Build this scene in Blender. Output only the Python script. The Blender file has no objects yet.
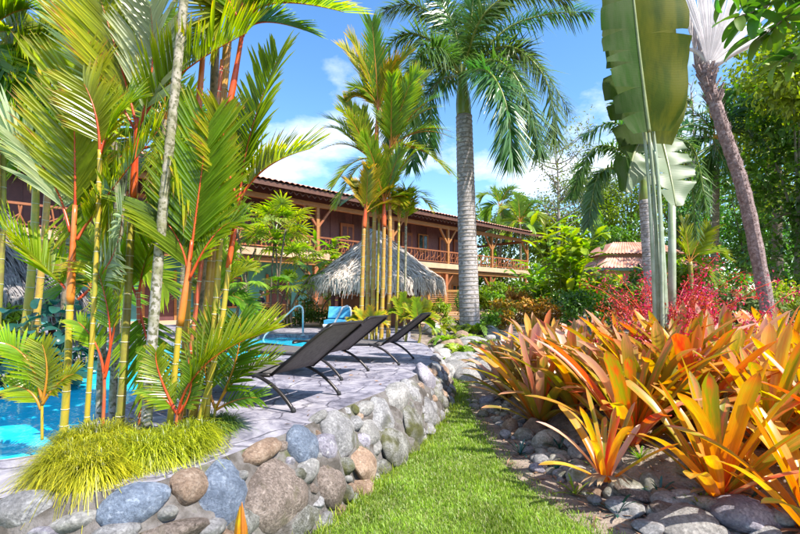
import bpy, bmesh, math, random
import numpy as np
from mathutils import Vector, Matrix, noise
from mathutils.geometry import tessellate_polygon

SC = bpy.context.scene
COL = SC.collection
R = math.radians
V = Vector
rng = random.Random(7)

# ------------------------------------------------------------------ camera, sky, sun, exposure
F_PX, CX, HORIZON, EYE = 444.0, 400.0, 300.0, 1.5      # photo pixels (800 wide) per unit, centre, horizon row, eye height
cam = bpy.data.cameras.new('camera')
cam.lens = 36.0 * F_PX / 800.0
cam.sensor_width = 36.0
cam.shift_y = (HORIZON - 267.0) / 800.0
cam.clip_start, cam.clip_end = 0.05, 2000.0
cam_o = bpy.data.objects.new('camera', cam)
cam_o.location = (0, 0, EYE)
cam_o.rotation_euler = (R(90), 0, 0)
COL.objects.link(cam_o)
SC.camera = cam_o

SUN_EL, SUN_AZ = R(52), R(128)                          # azimuth clockwise from +Y: the sun stands right of and behind the viewer
world = bpy.data.worlds.new('World')
SC.world = world
world.use_nodes = True
wn, wl = world.node_tree.nodes, world.node_tree.links
wn.clear()
w_out = wn.new('ShaderNodeOutputWorld')
w_bg = wn.new('ShaderNodeBackground'); w_bg.inputs['Strength'].default_value = 0.15
w_sky = wn.new('ShaderNodeTexSky'); w_sky.sky_type = 'NISHITA'; w_sky.sun_disc = False
w_sky.sun_elevation = SUN_EL; w_sky.sun_rotation = SUN_AZ
w_sky.air_density = 1.0; w_sky.dust_density = 0.3; w_sky.ozone_density = 2.0
w_tc = wn.new('ShaderNodeTexCoord')
w_sep = wn.new('ShaderNodeSeparateXYZ'); wl.new(w_tc.outputs['Generated'], w_sep.inputs[0])
w_add = wn.new('ShaderNodeMath'); w_add.operation = 'ADD'; w_add.inputs[1].default_value = 0.22
wl.new(w_sep.outputs['Z'], w_add.inputs[0])
w_cmb = wn.new('ShaderNodeCombineXYZ')
for ax in 'XY':
    d = wn.new('ShaderNodeMath'); d.operation = 'DIVIDE'
    wl.new(w_sep.outputs[ax], d.inputs[0]); wl.new(w_add.outputs[0], d.inputs[1]); wl.new(d.outputs[0], w_cmb.inputs[ax])
w_noi = wn.new('ShaderNodeTexNoise'); w_noi.inputs['Scale'].default_value = 1.15
w_noi.inputs['Detail'].default_value = 9; w_noi.inputs['Roughness'].default_value = 0.58
w_map = wn.new('ShaderNodeMapping'); w_map.inputs['Location'].default_value = (3.7, 9.1, 0.0)
wl.new(w_cmb.outputs[0], w_map.inputs[0]); wl.new(w_map.outputs[0], w_noi.inputs['Vector'])
w_rmp = wn.new('ShaderNodeValToRGB')
w_rmp.color_ramp.elements[0].position = 0.50; w_rmp.color_ramp.elements[0].color = (0, 0, 0, 1)
w_rmp.color_ramp.elements[1].position = 0.70; w_rmp.color_ramp.elements[1].color = (1, 1, 1, 1)
wl.new(w_noi.outputs['Fac'], w_rmp.inputs[0])
w_mix = wn.new('ShaderNodeMixRGB'); w_mix.inputs['Color2'].default_value = (3.8, 3.9, 4.1, 1)
w_hsv = wn.new('ShaderNodeHueSaturation'); w_hsv.inputs['Saturation'].default_value = 1.22; w_hsv.inputs['Value'].default_value = 0.64
wl.new(w_sky.outputs[0], w_hsv.inputs['Color'])
wl.new(w_rmp.outputs[0], w_mix.inputs['Fac']); wl.new(w_hsv.outputs[0], w_mix.inputs['Color1'])
wl.new(w_mix.outputs[0], w_bg.inputs['Color']); wl.new(w_bg.outputs[0], w_out.inputs[0])

sun = bpy.data.lights.new('sun', 'SUN'); sun.energy = 3.1; sun.angle = R(0.6); sun.color = (1.0, 0.95, 0.86)
sun_o = bpy.data.objects.new('sun', sun)
SUN_DIR = V((math.sin(SUN_AZ) * math.cos(SUN_EL), math.cos(SUN_AZ) * math.cos(SUN_EL), math.sin(SUN_EL)))
sun_o.rotation_euler = SUN_DIR.to_track_quat('Z', 'Y').to_euler()
sun_o.location = SUN_DIR * 60
COL.objects.link(sun_o)

SC.view_settings.view_transform = 'Standard'
SC.view_settings.look = 'None'
SC.view_settings.exposure = 1.78
SC.view_settings.gamma = 1.0
SC.render.engine = 'CYCLES'
SC.cycles.use_denoising = True
SC.cycles.max_bounces = 8; SC.cycles.diffuse_bounces = 6; SC.cycles.glossy_bounces = 2
SC.cycles.transmission_bounces = 3; SC.cycles.transparent_max_bounces = 6
SC.cycles.caustics_reflective = False; SC.cycles.caustics_refractive = False

# ------------------------------------------------------------------ helpers
def P(px, py, d):
    """photo pixel at a known distance d (metres along the view) to a point"""
    return V(((px - CX) / F_PX * d, d, EYE + (HORIZON - py) / F_PX * d))

def PG(px, py, z=0.0):
    """photo pixel on the level z"""
    d = (EYE - z) * F_PX / (py - HORIZON)
    return V(((px - CX) / F_PX * d, d, z))

def lin(h, k=1.0):
    c = [int(h[i:i + 2], 16) / 255 for i in (0, 2, 4)]
    return tuple(k * (x / 12.92 if x <= 0.04045 else ((x + 0.055) / 1.055) ** 2.4) for x in c) + (1,)

class MB:
    """collects vertices, faces, uvs and material slots of ONE mesh"""
    def __init__(s): s.v, s.f, s.m, s.uv = [], [], [], {}
    def add(s, vs, fs, mi=0, uvs=None):
        o = len(s.v); s.v.extend([tuple(p) for p in vs])
        for f in fs: s.f.append([o + i for i in f]); s.m.append(mi)
        if uvs:
            for i, u in enumerate(uvs): s.uv[o + i] = u
    def box(s, x0, x1, y0, y1, z0, z1, mi=0):
        s.add([(x0, y0, z0), (x1, y0, z0), (x1, y1, z0), (x0, y1, z0), (x0, y0, z1), (x1, y0, z1), (x1, y1, z1), (x0, y1, z1)],
              [(0, 3, 2, 1), (4, 5, 6, 7), (0, 1, 5, 4), (1, 2, 6, 5), (2, 3, 7, 6), (3, 0, 4, 7)], mi)
    def bar(s, p, q, w, h, up=(0, 0, 1), mi=0):
        p, q = V(p), V(q); t = (q - p).normalized(); u = V(up)
        a = t.cross(u)
        if a.length < 1e-4: a = t.cross(V((1, 0, 0)))
        a.normalize(); b = a.cross(t).normalized(); a *= w / 2; b *= h / 2
        vs = [p - a - b, p + a - b, p + a + b, p - a + b, q - a - b, q + a - b, q + a + b, q - a + b]
        s.add(vs, [(0, 3, 2, 1), (4, 5, 6, 7), (0, 1, 5, 4), (1, 2, 6, 5), (2, 3, 7, 6), (3, 0, 4, 7)], mi)
    def tube(s, pts, rad, n=8, mi=0, cap=True):
        pts = [V(p) for p in pts]; k = len(pts)
        if not hasattr(rad, '__len__'): rad = [rad] * k
        ref = None; vs, uvs = [], []; acc = 0
        for i, p in enumerate(pts):
            t = (pts[min(i + 1, k - 1)] - pts[max(i - 1, 0)]).normalized()
            if ref is None:
                ref = t.orthogonal().normalized()
            ref = (ref - t * ref.dot(t)).normalized(); b = t.cross(ref)
            if i: acc += (p - pts[i - 1]).length
            for j in range(n):
                a = 2 * math.pi * j / n
                vs.append(p + (ref * math.cos(a) + b * math.sin(a)) * rad[i]); uvs.append((j / n, i / (k - 1)))
        fs = [(i * n + j, i * n + (j + 1) % n, (i + 1) * n + (j + 1) % n, (i + 1) * n + j) for i in range(k - 1) for j in range(n)]
        if cap: fs += [tuple(range(n - 1, -1, -1)), tuple((k - 1) * n + j for j in range(n))]
        s.add(vs, fs, mi, uvs)
    def mesh(s, name, off=None, smooth=False):
        me = bpy.data.meshes.new(name)
        vs = s.v if off is None else [(a - off[0], b - off[1], c - off[2]) for a, b, c in s.v]
        me.from_pydata(vs, [], s.f)
        if any(s.m): me.polygons.foreach_set('material_index', s.m)
        if s.uv:
            lay = me.uv_layers.new(name='UVMap')
            idx = np.zeros(len(me.loops), dtype=np.int32); me.loops.foreach_get('vertex_index', idx)
            tab = np.zeros((len(s.v), 2), dtype=np.float32)
            for i, u in s.uv.items(): tab[i] = u
            lay.data.foreach_set('uv', tab[idx].ravel())
        if smooth: me.polygons.foreach_set('use_smooth', [True] * len(me.polygons))
        me.update()
        return me

def mesh_np(name, verts, quads, uv=None):
    """fast mesh from arrays; quads is (n,3) or (n,4)"""
    me = bpy.data.meshes.new(name); k = quads.shape[1]; nf = len(quads)
    me.vertices.add(len(verts)); me.vertices.foreach_set('co', np.asarray(verts, dtype=np.float32).ravel())
    me.loops.add(nf * k); me.loops.foreach_set('vertex_index', np.asarray(quads, dtype=np.int32).ravel())
    me.polygons.add(nf); me.polygons.foreach_set('loop_start', np.arange(0, nf * k, k, dtype=np.int32))
    me.update(calc_edges=True)
    if uv is not None:
        lay = me.uv_layers.new(name='UVMap'); lay.data.foreach_set('uv', np.asarray(uv, dtype=np.float32)[np.asarray(quads).ravel()].ravel())
    me.validate()
    return me

def tag(o, label=None, cat=None, group=None, kind=None):
    if label: o['label'] = label
    if cat: o['category'] = cat
    if group: o['group'] = group
    if kind: o['kind'] = kind
    return o

def put(name, data, mats=None, parent=None, label=None, cat=None, group=None, kind=None, loc=None, mw=None):
    o = bpy.data.objects.new(name, data); COL.objects.link(o)
    if mats is not None and data is not None and not data.materials:
        for m in (mats if isinstance(mats, (list, tuple)) else [mats]): data.materials.append(m)
    if loc is not None: o.location = loc
    if mw is not None: o.matrix_basis = mw
    if parent is not None: o.parent = parent
    return tag(o, label, cat, group, kind)

def root(name, loc, label, cat, group=None, rz=0.0):
    o = put(name, None, loc=loc, label=label, cat=cat, group=group); o.rotation_euler = (0, 0, rz)
    o.empty_display_size = 0.1
    return o

def part(name, mb, mats, r, smooth=False, world=True, base=None):
    """a part (or sub-part) whose vertices were laid out in world space: shifted into its root's space"""
    off = (base if base is not None else r.location) if world else None
    return put(name, mb.mesh(name, off, smooth), mats, r)

def single(name, mb, mats, label, cat, group=None, kind=None, smooth=False, loc=None):
    off = loc
    o = put(name, mb.mesh(name, off, smooth), mats, label=label, cat=cat, group=group, kind=kind)
    if loc is not None: o.location = loc
    return o

# ------------------------------------------------------------------ materials
def nt(name):
    m = bpy.data.materials.new(name); m.use_nodes = True; t = m.node_tree
    for n in list(t.nodes): t.nodes.remove(n)
    return m, t.nodes, t.links

def ramp(n, stops):
    r = n.new('ShaderNodeValToRGB'); e = r.color_ramp.elements
    while len(e) < len(stops): e.new(0.5)
    for i, (p, c) in enumerate(stops): e[i].position = p; e[i].color = c if len(c) == 4 else (*c, 1)
    return r

def solid(name, stops, scale=4.0, rough=0.7, bump=0.2, bscale=None, metal=0.0, coord='Object', detail=6, spec=0.4, rand=0.0, dist=0.02, stretch=None):
    """noise-mottled surface: colour ramp over noise, fine relief"""
    m, n, l = nt(name)
    out = n.new('ShaderNodeOutputMaterial'); b = n.new('ShaderNodeBsdfPrincipled')
    tc = n.new('ShaderNodeTexCoord'); src = tc.outputs[coord]
    if stretch:
        mp = n.new('ShaderNodeMapping'); mp.inputs['Scale'].default_value = stretch; l.new(src, mp.inputs[0]); src = mp.outputs[0]
    t = n.new('ShaderNodeTexNoise'); t.inputs['Scale'].default_value = scale; t.inputs['Detail'].default_value = detail; t.inputs['Roughness'].default_value = 0.62
    l.new(src, t.inputs['Vector'])
    r = ramp(n, stops); l.new(t.outputs['Fac'], r.inputs[0]); colour = r.outputs[0]
    if rand:
        oi = n.new('ShaderNodeObjectInfo'); h = n.new('ShaderNodeHueSaturation')
        mr = n.new('ShaderNodeMapRange'); mr.inputs['To Min'].default_value = 1 - rand; mr.inputs['To Max'].default_value = 1 + rand
        l.new(oi.outputs['Random'], mr.inputs[0]); l.new(mr.outputs[0], h.inputs['Value']); l.new(colour, h.inputs['Color']); colour = h.outputs[0]
    l.new(colour, b.inputs['Base Color'])
    b.inputs['Roughness'].default_value = rough; b.inputs['Metallic'].default_value = metal; b.inputs['Specular IOR Level'].default_value = spec
    if bump:
        t2 = n.new('ShaderNodeTexNoise'); t2.inputs['Scale'].default_value = bscale or scale * 4; t2.inputs['Detail'].default_value = 8
        l.new(src, t2.inputs['Vector'])
        bp = n.new('ShaderNodeBump'); bp.inputs['Strength'].default_value = bump; bp.inputs['Distance'].default_value = dist
        l.new(t2.outputs['Fac'], bp.inputs['Height']); l.new(bp.outputs[0], b.inputs['Normal'])
    l.new(b.outputs[0], out.inputs[0])
    return m

def leaf(name, stops, trans=0.35, rough=0.42, hue=0.03, val=0.35, axis='Y', nscale=3.0, nval=0.35, spec=0.5, veins=0.0, mott=None, mamt=0.6, streak=0.0, back=None):
    """leaf blade: colour runs along the blade (uv), varies by plant and patch; light comes through"""
    m, n, l = nt(name)
    out = n.new('ShaderNodeOutputMaterial'); b = n.new('ShaderNodeBsdfPrincipled'); tr = n.new('ShaderNodeBsdfTranslucent'); mx = n.new('ShaderNodeMixShader')
    uv = n.new('ShaderNodeUVMap'); sp = n.new('ShaderNodeSeparateXYZ'); l.new(uv.outputs[0], sp.inputs[0])
    oi = n.new('ShaderNodeObjectInfo'); geo = n.new('ShaderNodeNewGeometry')
    tc = n.new('ShaderNodeTexCoord'); no = n.new('ShaderNodeTexNoise'); no.inputs['Scale'].default_value = nscale; no.inputs['Detail'].default_value = 3
    l.new(geo.outputs['Position'], no.inputs['Vector'])
    # position along the blade, jittered per leaf island
    ad = n.new('ShaderNodeMath'); ad.operation = 'MULTIPLY_ADD'; ad.inputs[1].default_value = 0.3; 
    su = n.new('ShaderNodeMath'); su.operation = 'SUBTRACT'; su.inputs[1].default_value = 0.5
    l.new(geo.outputs['Random Per Island'], su.inputs[0]); l.new(su.outputs[0], ad.inputs[0]); l.new(sp.outputs[axis], ad.inputs[2])
    r = ramp(n, stops); l.new(ad.outputs[0], r.inputs[0])
    h = n.new('ShaderNodeHueSaturation'); l.new(r.outputs[0], h.inputs['Color'])
    a1 = n.new('ShaderNodeMapRange'); a1.inputs['To Min'].default_value = 0.5 - hue; a1.inputs['To Max'].default_value = 0.5 + hue
    l.new(oi.outputs['Random'], a1.inputs[0]); l.new(a1.outputs[0], h.inputs['Hue'])
    a2 = n.new('ShaderNodeMapRange'); a2.inputs['To Min'].default_value = 1 - val / 2; a2.inputs['To Max'].default_value = 1 + val / 2
    l.new(geo.outputs['Random Per Island'], a2.inputs[0])
    a3 = n.new('ShaderNodeMapRange'); a3.inputs['From Min'].default_value = 0.3; a3.inputs['From Max'].default_value = 0.7
    a3.inputs['To Min'].default_value = 1 - nval / 2; a3.inputs['To Max'].default_value = 1 + nval / 2
    l.new(no.outputs['Fac'], a3.inputs[0])
    mu = n.new('ShaderNodeMath'); mu.operation = 'MULTIPLY'; l.new(a2.outputs[0], mu.inputs[0]); l.new(a3.outputs[0], mu.inputs[1]); l.new(mu.outputs[0], h.inputs['Value'])
    hc = h.outputs[0]
    if back:
        mb_ = n.new('ShaderNodeMixRGB'); fk = n.new('ShaderNodeMath'); fk.operation = 'MULTIPLY'; fk.inputs[1].default_value = 0.45; l.new(geo.outputs['Backfacing'], fk.inputs[0]); l.new(fk.outputs[0], mb_.inputs['Fac']); l.new(hc, mb_.inputs['Color1']); mb_.inputs['Color2'].default_value = (*back, 1); hc = mb_.outputs[0]
    if mott:
        # patches of a second tint, drawn out along the blade, different on every leaf
        cb = n.new('ShaderNodeCombineXYZ'); s1 = n.new('ShaderNodeMath'); s1.operation = 'MULTIPLY'; s1.inputs[1].default_value = 2.2; l.new(sp.outputs['X'], s1.inputs[0])
        s2 = n.new('ShaderNodeMath'); s2.operation = 'MULTIPLY'; s2.inputs[1].default_value = 3.0; l.new(sp.outputs['Y'], s2.inputs[0])
        s3 = n.new('ShaderNodeMath'); s3.operation = 'MULTIPLY'; s3.inputs[1].default_value = 57.0; l.new(oi.outputs['Random'], s3.inputs[0])
        l.new(s1.outputs[0], cb.inputs[0]); l.new(s2.outputs[0], cb.inputs[1]); l.new(s3.outputs[0], cb.inputs[2])
        nm = n.new('ShaderNodeTexNoise'); nm.inputs['Scale'].default_value = 1.4; nm.inputs['Detail'].default_value = 5; nm.inputs['Roughness'].default_value = 0.6; l.new(cb.outputs[0], nm.inputs['Vector'])
        rm = ramp(n, [(0.40, (0, 0, 0, 1)), (0.60, (mamt, mamt, mamt, 1))]); l.new(nm.outputs['Fac'], rm.inputs[0])
        mm = n.new('ShaderNodeMixRGB'); l.new(rm.outputs[0], mm.inputs['Fac']); l.new(hc, mm.inputs['Color1']); mm.inputs['Color2'].default_value = (*mott, 1); hc = mm.outputs[0]
    if streak:
        wv_ = n.new('ShaderNodeCombineXYZ'); q1 = n.new('ShaderNodeMath'); q1.operation = 'MULTIPLY'; q1.inputs[1].default_value = 26; l.new(sp.outputs['X'], q1.inputs[0]); l.new(q1.outputs[0], wv_.inputs[0]); l.new(sp.outputs['Y'], wv_.inputs[1])
        ns = n.new('ShaderNodeTexNoise'); ns.inputs['Scale'].default_value = 1.0; ns.inputs['Detail'].default_value = 3; l.new(wv_.outputs[0], ns.inputs['Vector'])
        mp_ = n.new('ShaderNodeMapRange'); mp_.inputs['From Min'].default_value = .3; mp_.inputs['From Max'].default_value = .7; mp_.inputs['To Min'].default_value = 1 - streak; mp_.inputs['To Max'].default_value = 1 + streak; l.new(ns.outputs['Fac'], mp_.inputs[0])
        hs = n.new('ShaderNodeHueSaturation'); l.new(mp_.outputs[0], hs.inputs['Value']); l.new(hc, hs.inputs['Color']); hc = hs.outputs[0]
    l.new(hc, b.inputs['Base Color']); b.inputs['Roughness'].default_value = rough; b.inputs['Specular IOR Level'].default_value = spec
    h2 = n.new('ShaderNodeHueSaturation'); h2.inputs['Saturation'].default_value = 1.15; h2.inputs['Value'].default_value = 1.75
    l.new(hc, h2.inputs['Color']); l.new(h2.outputs[0], tr.inputs[0])
    if veins:
        wv = n.new('ShaderNodeTexWave'); wv.inputs['Scale'].default_value = veins; wv.bands_direction = 'Y'; wv.inputs['Distortion'].default_value = 1.0
        l.new(uv.outputs[0], wv.inputs['Vector'])
        bp = n.new('ShaderNodeBump'); bp.inputs['Strength'].default_value = 0.12; bp.inputs['Distance'].default_value = 0.01
        l.new(wv.outputs['Fac'], bp.inputs['Height']); l.new(bp.outputs[0], b.inputs['Normal'])
    mx.inputs[0].default_value = trans
    l.new(b.outputs[0], mx.inputs[1]); l.new(tr.outputs[0], mx.inputs[2]); l.new(mx.outputs[0], out.inputs[0])
    return m

def bands(name, c1, c2, cring, scale, rough=0.5, blotch=None, bump=0.15):
    """trunk: colour runs up the stem with mottling (uv y) """
    m, n, l = nt(name)
    out = n.new('ShaderNodeOutputMaterial'); b = n.new('ShaderNodeBsdfPrincipled')
    uv = n.new('ShaderNodeUVMap'); sp = n.new('ShaderNodeSeparateXYZ'); l.new(uv.outputs[0], sp.inputs[0])
    r = ramp(n, [(0.0, c1), (1.0, c2)]); l.new(sp.outputs['Y'], r.inputs[0])
    tc = n.new('ShaderNodeTexCoord'); no = n.new('ShaderNodeTexNoise'); no.inputs['Scale'].default_value = scale; no.inputs['Detail'].default_value = 6; no.inputs['Roughness'].default_value = 0.65
    l.new(tc.outputs['Object'], no.inputs['Vector'])
    rr = ramp(n, [(0.42, (0, 0, 0, 1)), (0.62, (1, 1, 1, 1))]); l.new(no.outputs['Fac'], rr.inputs[0])
    mx = n.new('ShaderNodeMixRGB'); l.new(rr.outputs[0], mx.inputs['Fac']); l.new(r.outputs[0], mx.inputs['Color1']); mx.inputs['Color2'].default_value = cring
    if blotch:
        n2 = n.new('ShaderNodeTexNoise'); n2.inputs['Scale'].default_value = scale * 3.1; n2.inputs['Detail'].default_value = 4; l.new(tc.outputs['Object'], n2.inputs['Vector'])
        r2 = ramp(n, [(0.5, (0, 0, 0, 1)), (0.6, (1, 1, 1, 1))]); l.new(n2.outputs['Fac'], r2.inputs[0])
        m2 = n.new('ShaderNodeMixRGB'); l.new(r2.outputs[0], m2.inputs['Fac']); l.new(mx.outputs[0], m2.inputs['Color1']); m2.inputs['Color2'].default_value = blotch
        mx = m2
    l.new(mx.outputs[0], b.inputs['Base Color']); b.inputs['Roughness'].default_value = rough
    bp = n.new('ShaderNodeBump'); bp.inputs['Strength'].default_value = bump; bp.inputs['Distance'].default_value = 0.01
    l.new(no.outputs['Fac'], bp.inputs['Height']); l.new(bp.outputs[0], b.inputs['Normal'])
    l.new(b.outputs[0], out.inputs[0])
    return m

M = {}
# leaves
M['lip'] = leaf('palm_leaf_bright', [(0, (0.19, 0.26, 0.014)), (0.5, (0.25, 0.34, 0.018)), (0.85, (0.33, 0.37, 0.018)), (0.97, (0.46, 0.34, 0.018)), (1, (0.26, 0.16, 0.05))], trans=0.52, rough=0.24, spec=0.8)
M['lip_yel'] = leaf('palm_leaf_golden', [(0, (0.20, 0.26, 0.012)), (0.55, (0.34, 0.30, 0.012)), (1, (0.52, 0.28, 0.012))], trans=0.42, rough=0.35)
M['lip_grn'] = leaf('palm_leaf_green', [(0, (0.11, 0.195, 0.016)), (0.6, (0.16, 0.265, 0.02)), (1, (0.24, 0.31, 0.016))], trans=0.5, rough=0.3)
M['pale'] = leaf('palm_leaf_pale_sheen', [(0, (0.32, 0.38, 0.20)), (0.6, (0.42, 0.47, 0.28)), (1, (0.35, 0.40, 0.15))], trans=0.3, rough=0.3)  # pale underside tone, with the white sheen of fronds painted into the colour
M['royal'] = leaf('palm_leaf_dark', [(0, (0.06, 0.13, 0.02)), (0.6, (0.075, 0.16, 0.035)), (1, (0.14, 0.20, 0.06))], trans=0.35, rough=0.28)
M['white_frond'] = leaf('palm_leaf_bleached', [(0, (0.50, 0.45, 0.45)), (0.6, (0.58, 0.54, 0.54)), (1, (0.42, 0.38, 0.33))], trans=0.3, rough=0.5, val=0.25)
M['tree1'] = leaf('leaf_deep_green', [(0, (0.06, 0.13, 0.02)), (1, (0.105, 0.21, 0.028))], trans=0.42, rough=0.38, val=0.9, nscale=1.1, nval=0.5)
M['tree2'] = leaf('leaf_mid_green', [(0, (0.11, 0.20, 0.02)), (1, (0.19, 0.29, 0.028))], trans=0.45, val=0.9, nscale=0.9, nval=0.5)
M['tree3'] = leaf('leaf_lime', [(0, (0.17, 0.28, 0.02)), (1, (0.28, 0.38, 0.03))], trans=0.4, val=0.8, nscale=1.0)
M['tree4'] = leaf('leaf_olive', [(0, (0.10, 0.15, 0.04)), (1, (0.16, 0.20, 0.06))], trans=0.35, val=0.9, nscale=0.6)
M['teal'] = leaf('leaf_blue_green', [(0, (0.012, 0.055, 0.042)), (1, (0.02, 0.09, 0.07))], trans=0.2, rough=0.25, val=0.9)
M['gold_grass'] = leaf('grass_golden', [(0, (0.06, 0.075, 0.006)), (0.45, (0.24, 0.25, 0.01)), (1, (0.50, 0.43, 0.018))], trans=0.4, rough=0.4, val=0.6, nscale=6)
M['green_grass'] = leaf('grass_tuft_green', [(0, (0.05, 0.09, 0.01)), (1, (0.18, 0.25, 0.03))], trans=0.35, val=0.6)
M['lawn_blade'] = leaf('lawn_blade', [(0, (0.10, 0.16, 0.012)), (0.6, (0.20, 0.31, 0.02)), (1, (0.36, 0.44, 0.06))], trans=0.4, rough=0.4, val=0.8, nscale=2.6, nval=0.7)
M['dry_blade'] = leaf('lawn_blade_dry', [(0, (0.16, 0.17, 0.04)), (1, (0.48, 0.46, 0.22))], trans=0.3, rough=0.6, val=0.6)
M['brom_o'] = leaf('bromeliad_orange', [(0, (0.48, 0.05, 0.015)), (0.3, (0.60, 0.12, 0.015)), (0.6, (0.50, 0.26, 0.015)), (0.82, (0.56, 0.19, 0.04)), (0.97, (0.60, 0.11, 0.06)), (1, (0.22, 0.07, 0.03))], trans=0.33, rough=0.33, hue=0.03, val=0.3, mott=(0.24, 0.25, 0.02), mamt=1.0, streak=.16, back=(0.62, 0.20, 0.06))
M['brom_y'] = leaf('bromeliad_yellow', [(0, (0.56, 0.08, 0.012)), (0.3, (0.68, 0.24, 0.01)), (0.65, (0.62, 0.42, 0.014)), (0.9, (0.42, 0.36, 0.02)), (0.97, (0.56, 0.2, 0.03)), (1, (0.22, 0.10, 0.03))], trans=0.38, rough=0.33, hue=0.025, val=0.25, mott=(0.60, 0.22, 0.015), mamt=.8, streak=.16, back=(0.66, 0.36, 0.10))
M['brom_g'] = leaf('bromeliad_olive_pink', [(0, (0.40, 0.08, 0.02)), (0.3, (0.32, 0.20, 0.015)), (0.62, (0.30, 0.27, 0.02)), (0.82, (0.46, 0.22, 0.07)), (1, (0.60, 0.20, 0.15))], trans=0.3, rough=0.33, hue=0.035, val=0.3, mott=(0.17, 0.19, 0.03), mamt=.8, streak=.18, back=(0.56, 0.26, 0.16))
M['brom_p'] = leaf('bromeliad_pink', [(0, (0.60, 0.10, 0.03)), (0.4, (0.62, 0.20, 0.10)), (0.8, (0.64, 0.29, 0.24)), (1, (0.68, 0.36, 0.34))], trans=0.25, rough=0.3, hue=0.02, val=0.25, mott=(0.60, 0.38, 0.2), mamt=.8, streak=.16, back=(0.70, 0.42, 0.36))
M['brom_r'] = leaf('bromeliad_red', [(0, (0.42, 0.05, 0.015)), (0.5, (0.56, 0.09, 0.03)), (1, (0.62, 0.14, 0.06))], trans=0.3, rough=0.33, hue=0.02, val=0.3, mott=(0.5, 0.22, 0.03), mamt=.7, streak=.16)
M['red_spray'] = leaf('red_leaf_spray', [(0, (0.32, 0.010, 0.014)), (0.5, (0.44, 0.02, 0.026)), (1, (0.52, 0.09, 0.08))], trans=0.3, val=0.9, nscale=5)
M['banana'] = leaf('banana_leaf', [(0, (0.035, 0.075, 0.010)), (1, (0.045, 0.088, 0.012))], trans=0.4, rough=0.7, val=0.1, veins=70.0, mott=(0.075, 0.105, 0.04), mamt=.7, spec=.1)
M['banana_lit'] = leaf('banana_leaf_lit_half', [(0, (0.055, 0.085, 0.004)), (1, (0.075, 0.105, 0.005))], trans=0.5, rough=0.6, val=0.1, veins=70.0, mott=(0.15, 0.15, 0.008), mamt=.8, spec=.15)  # lit copy of the banana blade: light shining through is put into the colour
M['banana_pale'] = leaf('banana_leaf_sunlit', [(0, (0.16, 0.22, 0.11)), (1, (0.22, 0.28, 0.16))], trans=0.45, rough=0.4, val=0.1, veins=22.0)  # paleness of a leaf in full sun, painted into its colour
M['croton'] = leaf('leaf_croton', [(0, (0.25, 0.16, 0.02)), (0.5, (0.40, 0.22, 0.03)), (1, (0.50, 0.10, 0.03))], trans=0.3, hue=0.05, val=0.8)
M['brown_leaf'] = leaf('leaf_dry', [(0, (0.16, 0.09, 0.05)), (1, (0.30, 0.19, 0.11))], trans=0.1, rough=0.8, val=0.8)
# stems
M['red_rachis'] = solid('red_leaf_stalk', [(0.3, (0.45, 0.03, 0.012)), (0.7, (0.58, 0.10, 0.02))], 9, rough=0.3, bump=0.05)
M['orange_rachis'] = solid('orange_leaf_stalk', [(0.3, (0.40, 0.12, 0.015)), (0.7, (0.42, 0.22, 0.02))], 9, rough=0.35, bump=0.05)
M['green_rachis'] = solid('green_leaf_stalk', [(0.3, (0.16, 0.20, 0.03)), (0.7, (0.24, 0.26, 0.05))], 9, rough=0.35, bump=0.05)
M['white_rachis'] = solid('bleached_leaf_stalk', [(0.3, (0.55, 0.48, 0.45)), (0.7, (0.68, 0.60, 0.55))], 9, rough=0.5, bump=0.05)
M['red_shaft'] = bands('crownshaft_red', (0.56, 0.09, 0.015, 1), (0.55, 0.02, 0.015, 1), (0.58, 0.11, 0.02, 1), 7, rough=0.28, bump=0.05)
M['orange_shaft'] = bands('crownshaft_orange', (0.52, 0.20, 0.02, 1), (0.58, 0.07, 0.02, 1), (0.60, 0.19, 0.05, 1), 6, rough=0.28, bump=0.05)
M['royal_shaft'] = bands('crownshaft_green', (0.20, 0.26, 0.05, 1), (0.13, 0.20, 0.02, 1), (0.20, 0.22, 0.04, 1), 5, rough=0.3, bump=0.05)
M['cane_y'] = bands('cane_yellow', (0.42, 0.30, 0.03, 1), (0.50, 0.34, 0.03, 1), (0.30, 0.28, 0.03, 1), 9, rough=0.35)
M['cane_g'] = bands('cane_green', (0.22, 0.22, 0.03, 1), (0.36, 0.30, 0.03, 1), (0.20, 0.15, 0.04, 1), 10, rough=0.4)
M['cane_o'] = bands('cane_orange', (0.42, 0.30, 0.03, 1), (0.52, 0.25, 0.04, 1), (0.34, 0.17, 0.05, 1), 8, rough=0.38)
M['cane_red'] = bands('cane_red', (0.42, 0.10, 0.04, 1), (0.48, 0.05, 0.03, 1), (0.34, 0.17, 0.05, 1), 8, rough=0.38)
M['trunk_pale'] = bands('trunk_mottled', (0.38, 0.345, 0.335, 1), (0.38, 0.33, 0.25, 1), (0.20, 0.19, 0.10, 1), 12, rough=0.8, blotch=(0.11, 0.105, 0.05, 1), bump=0.4)
M['trunk_brown'] = bands('trunk_brown', (0.24, 0.18, 0.13, 1), (0.30, 0.20, 0.12, 1), (0.16, 0.14, 0.07, 1), 9, rough=0.8, blotch=(0.09, 0.08, 0.04, 1), bump=0.4)
M['ring'] = solid('cane_ring', [(0.3, (0.42, 0.38, 0.26)), (0.7, (0.55, 0.48, 0.34))], 20, bump=0.1)
M['trunk_royal'] = bands('trunk_royal', (0.46, 0.42, 0.43, 1), (0.50, 0.45, 0.44, 1), (0.30, 0.27, 0.26, 1), 4.0, rough=0.8, blotch=(0.20, 0.18, 0.17, 1), bump=0.4)
M['royal_ring'] = solid('trunk_ring_dark', [(0.3, (0.20, 0.17, 0.15)), (0.7, (0.30, 0.26, 0.22))], 8)
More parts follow.
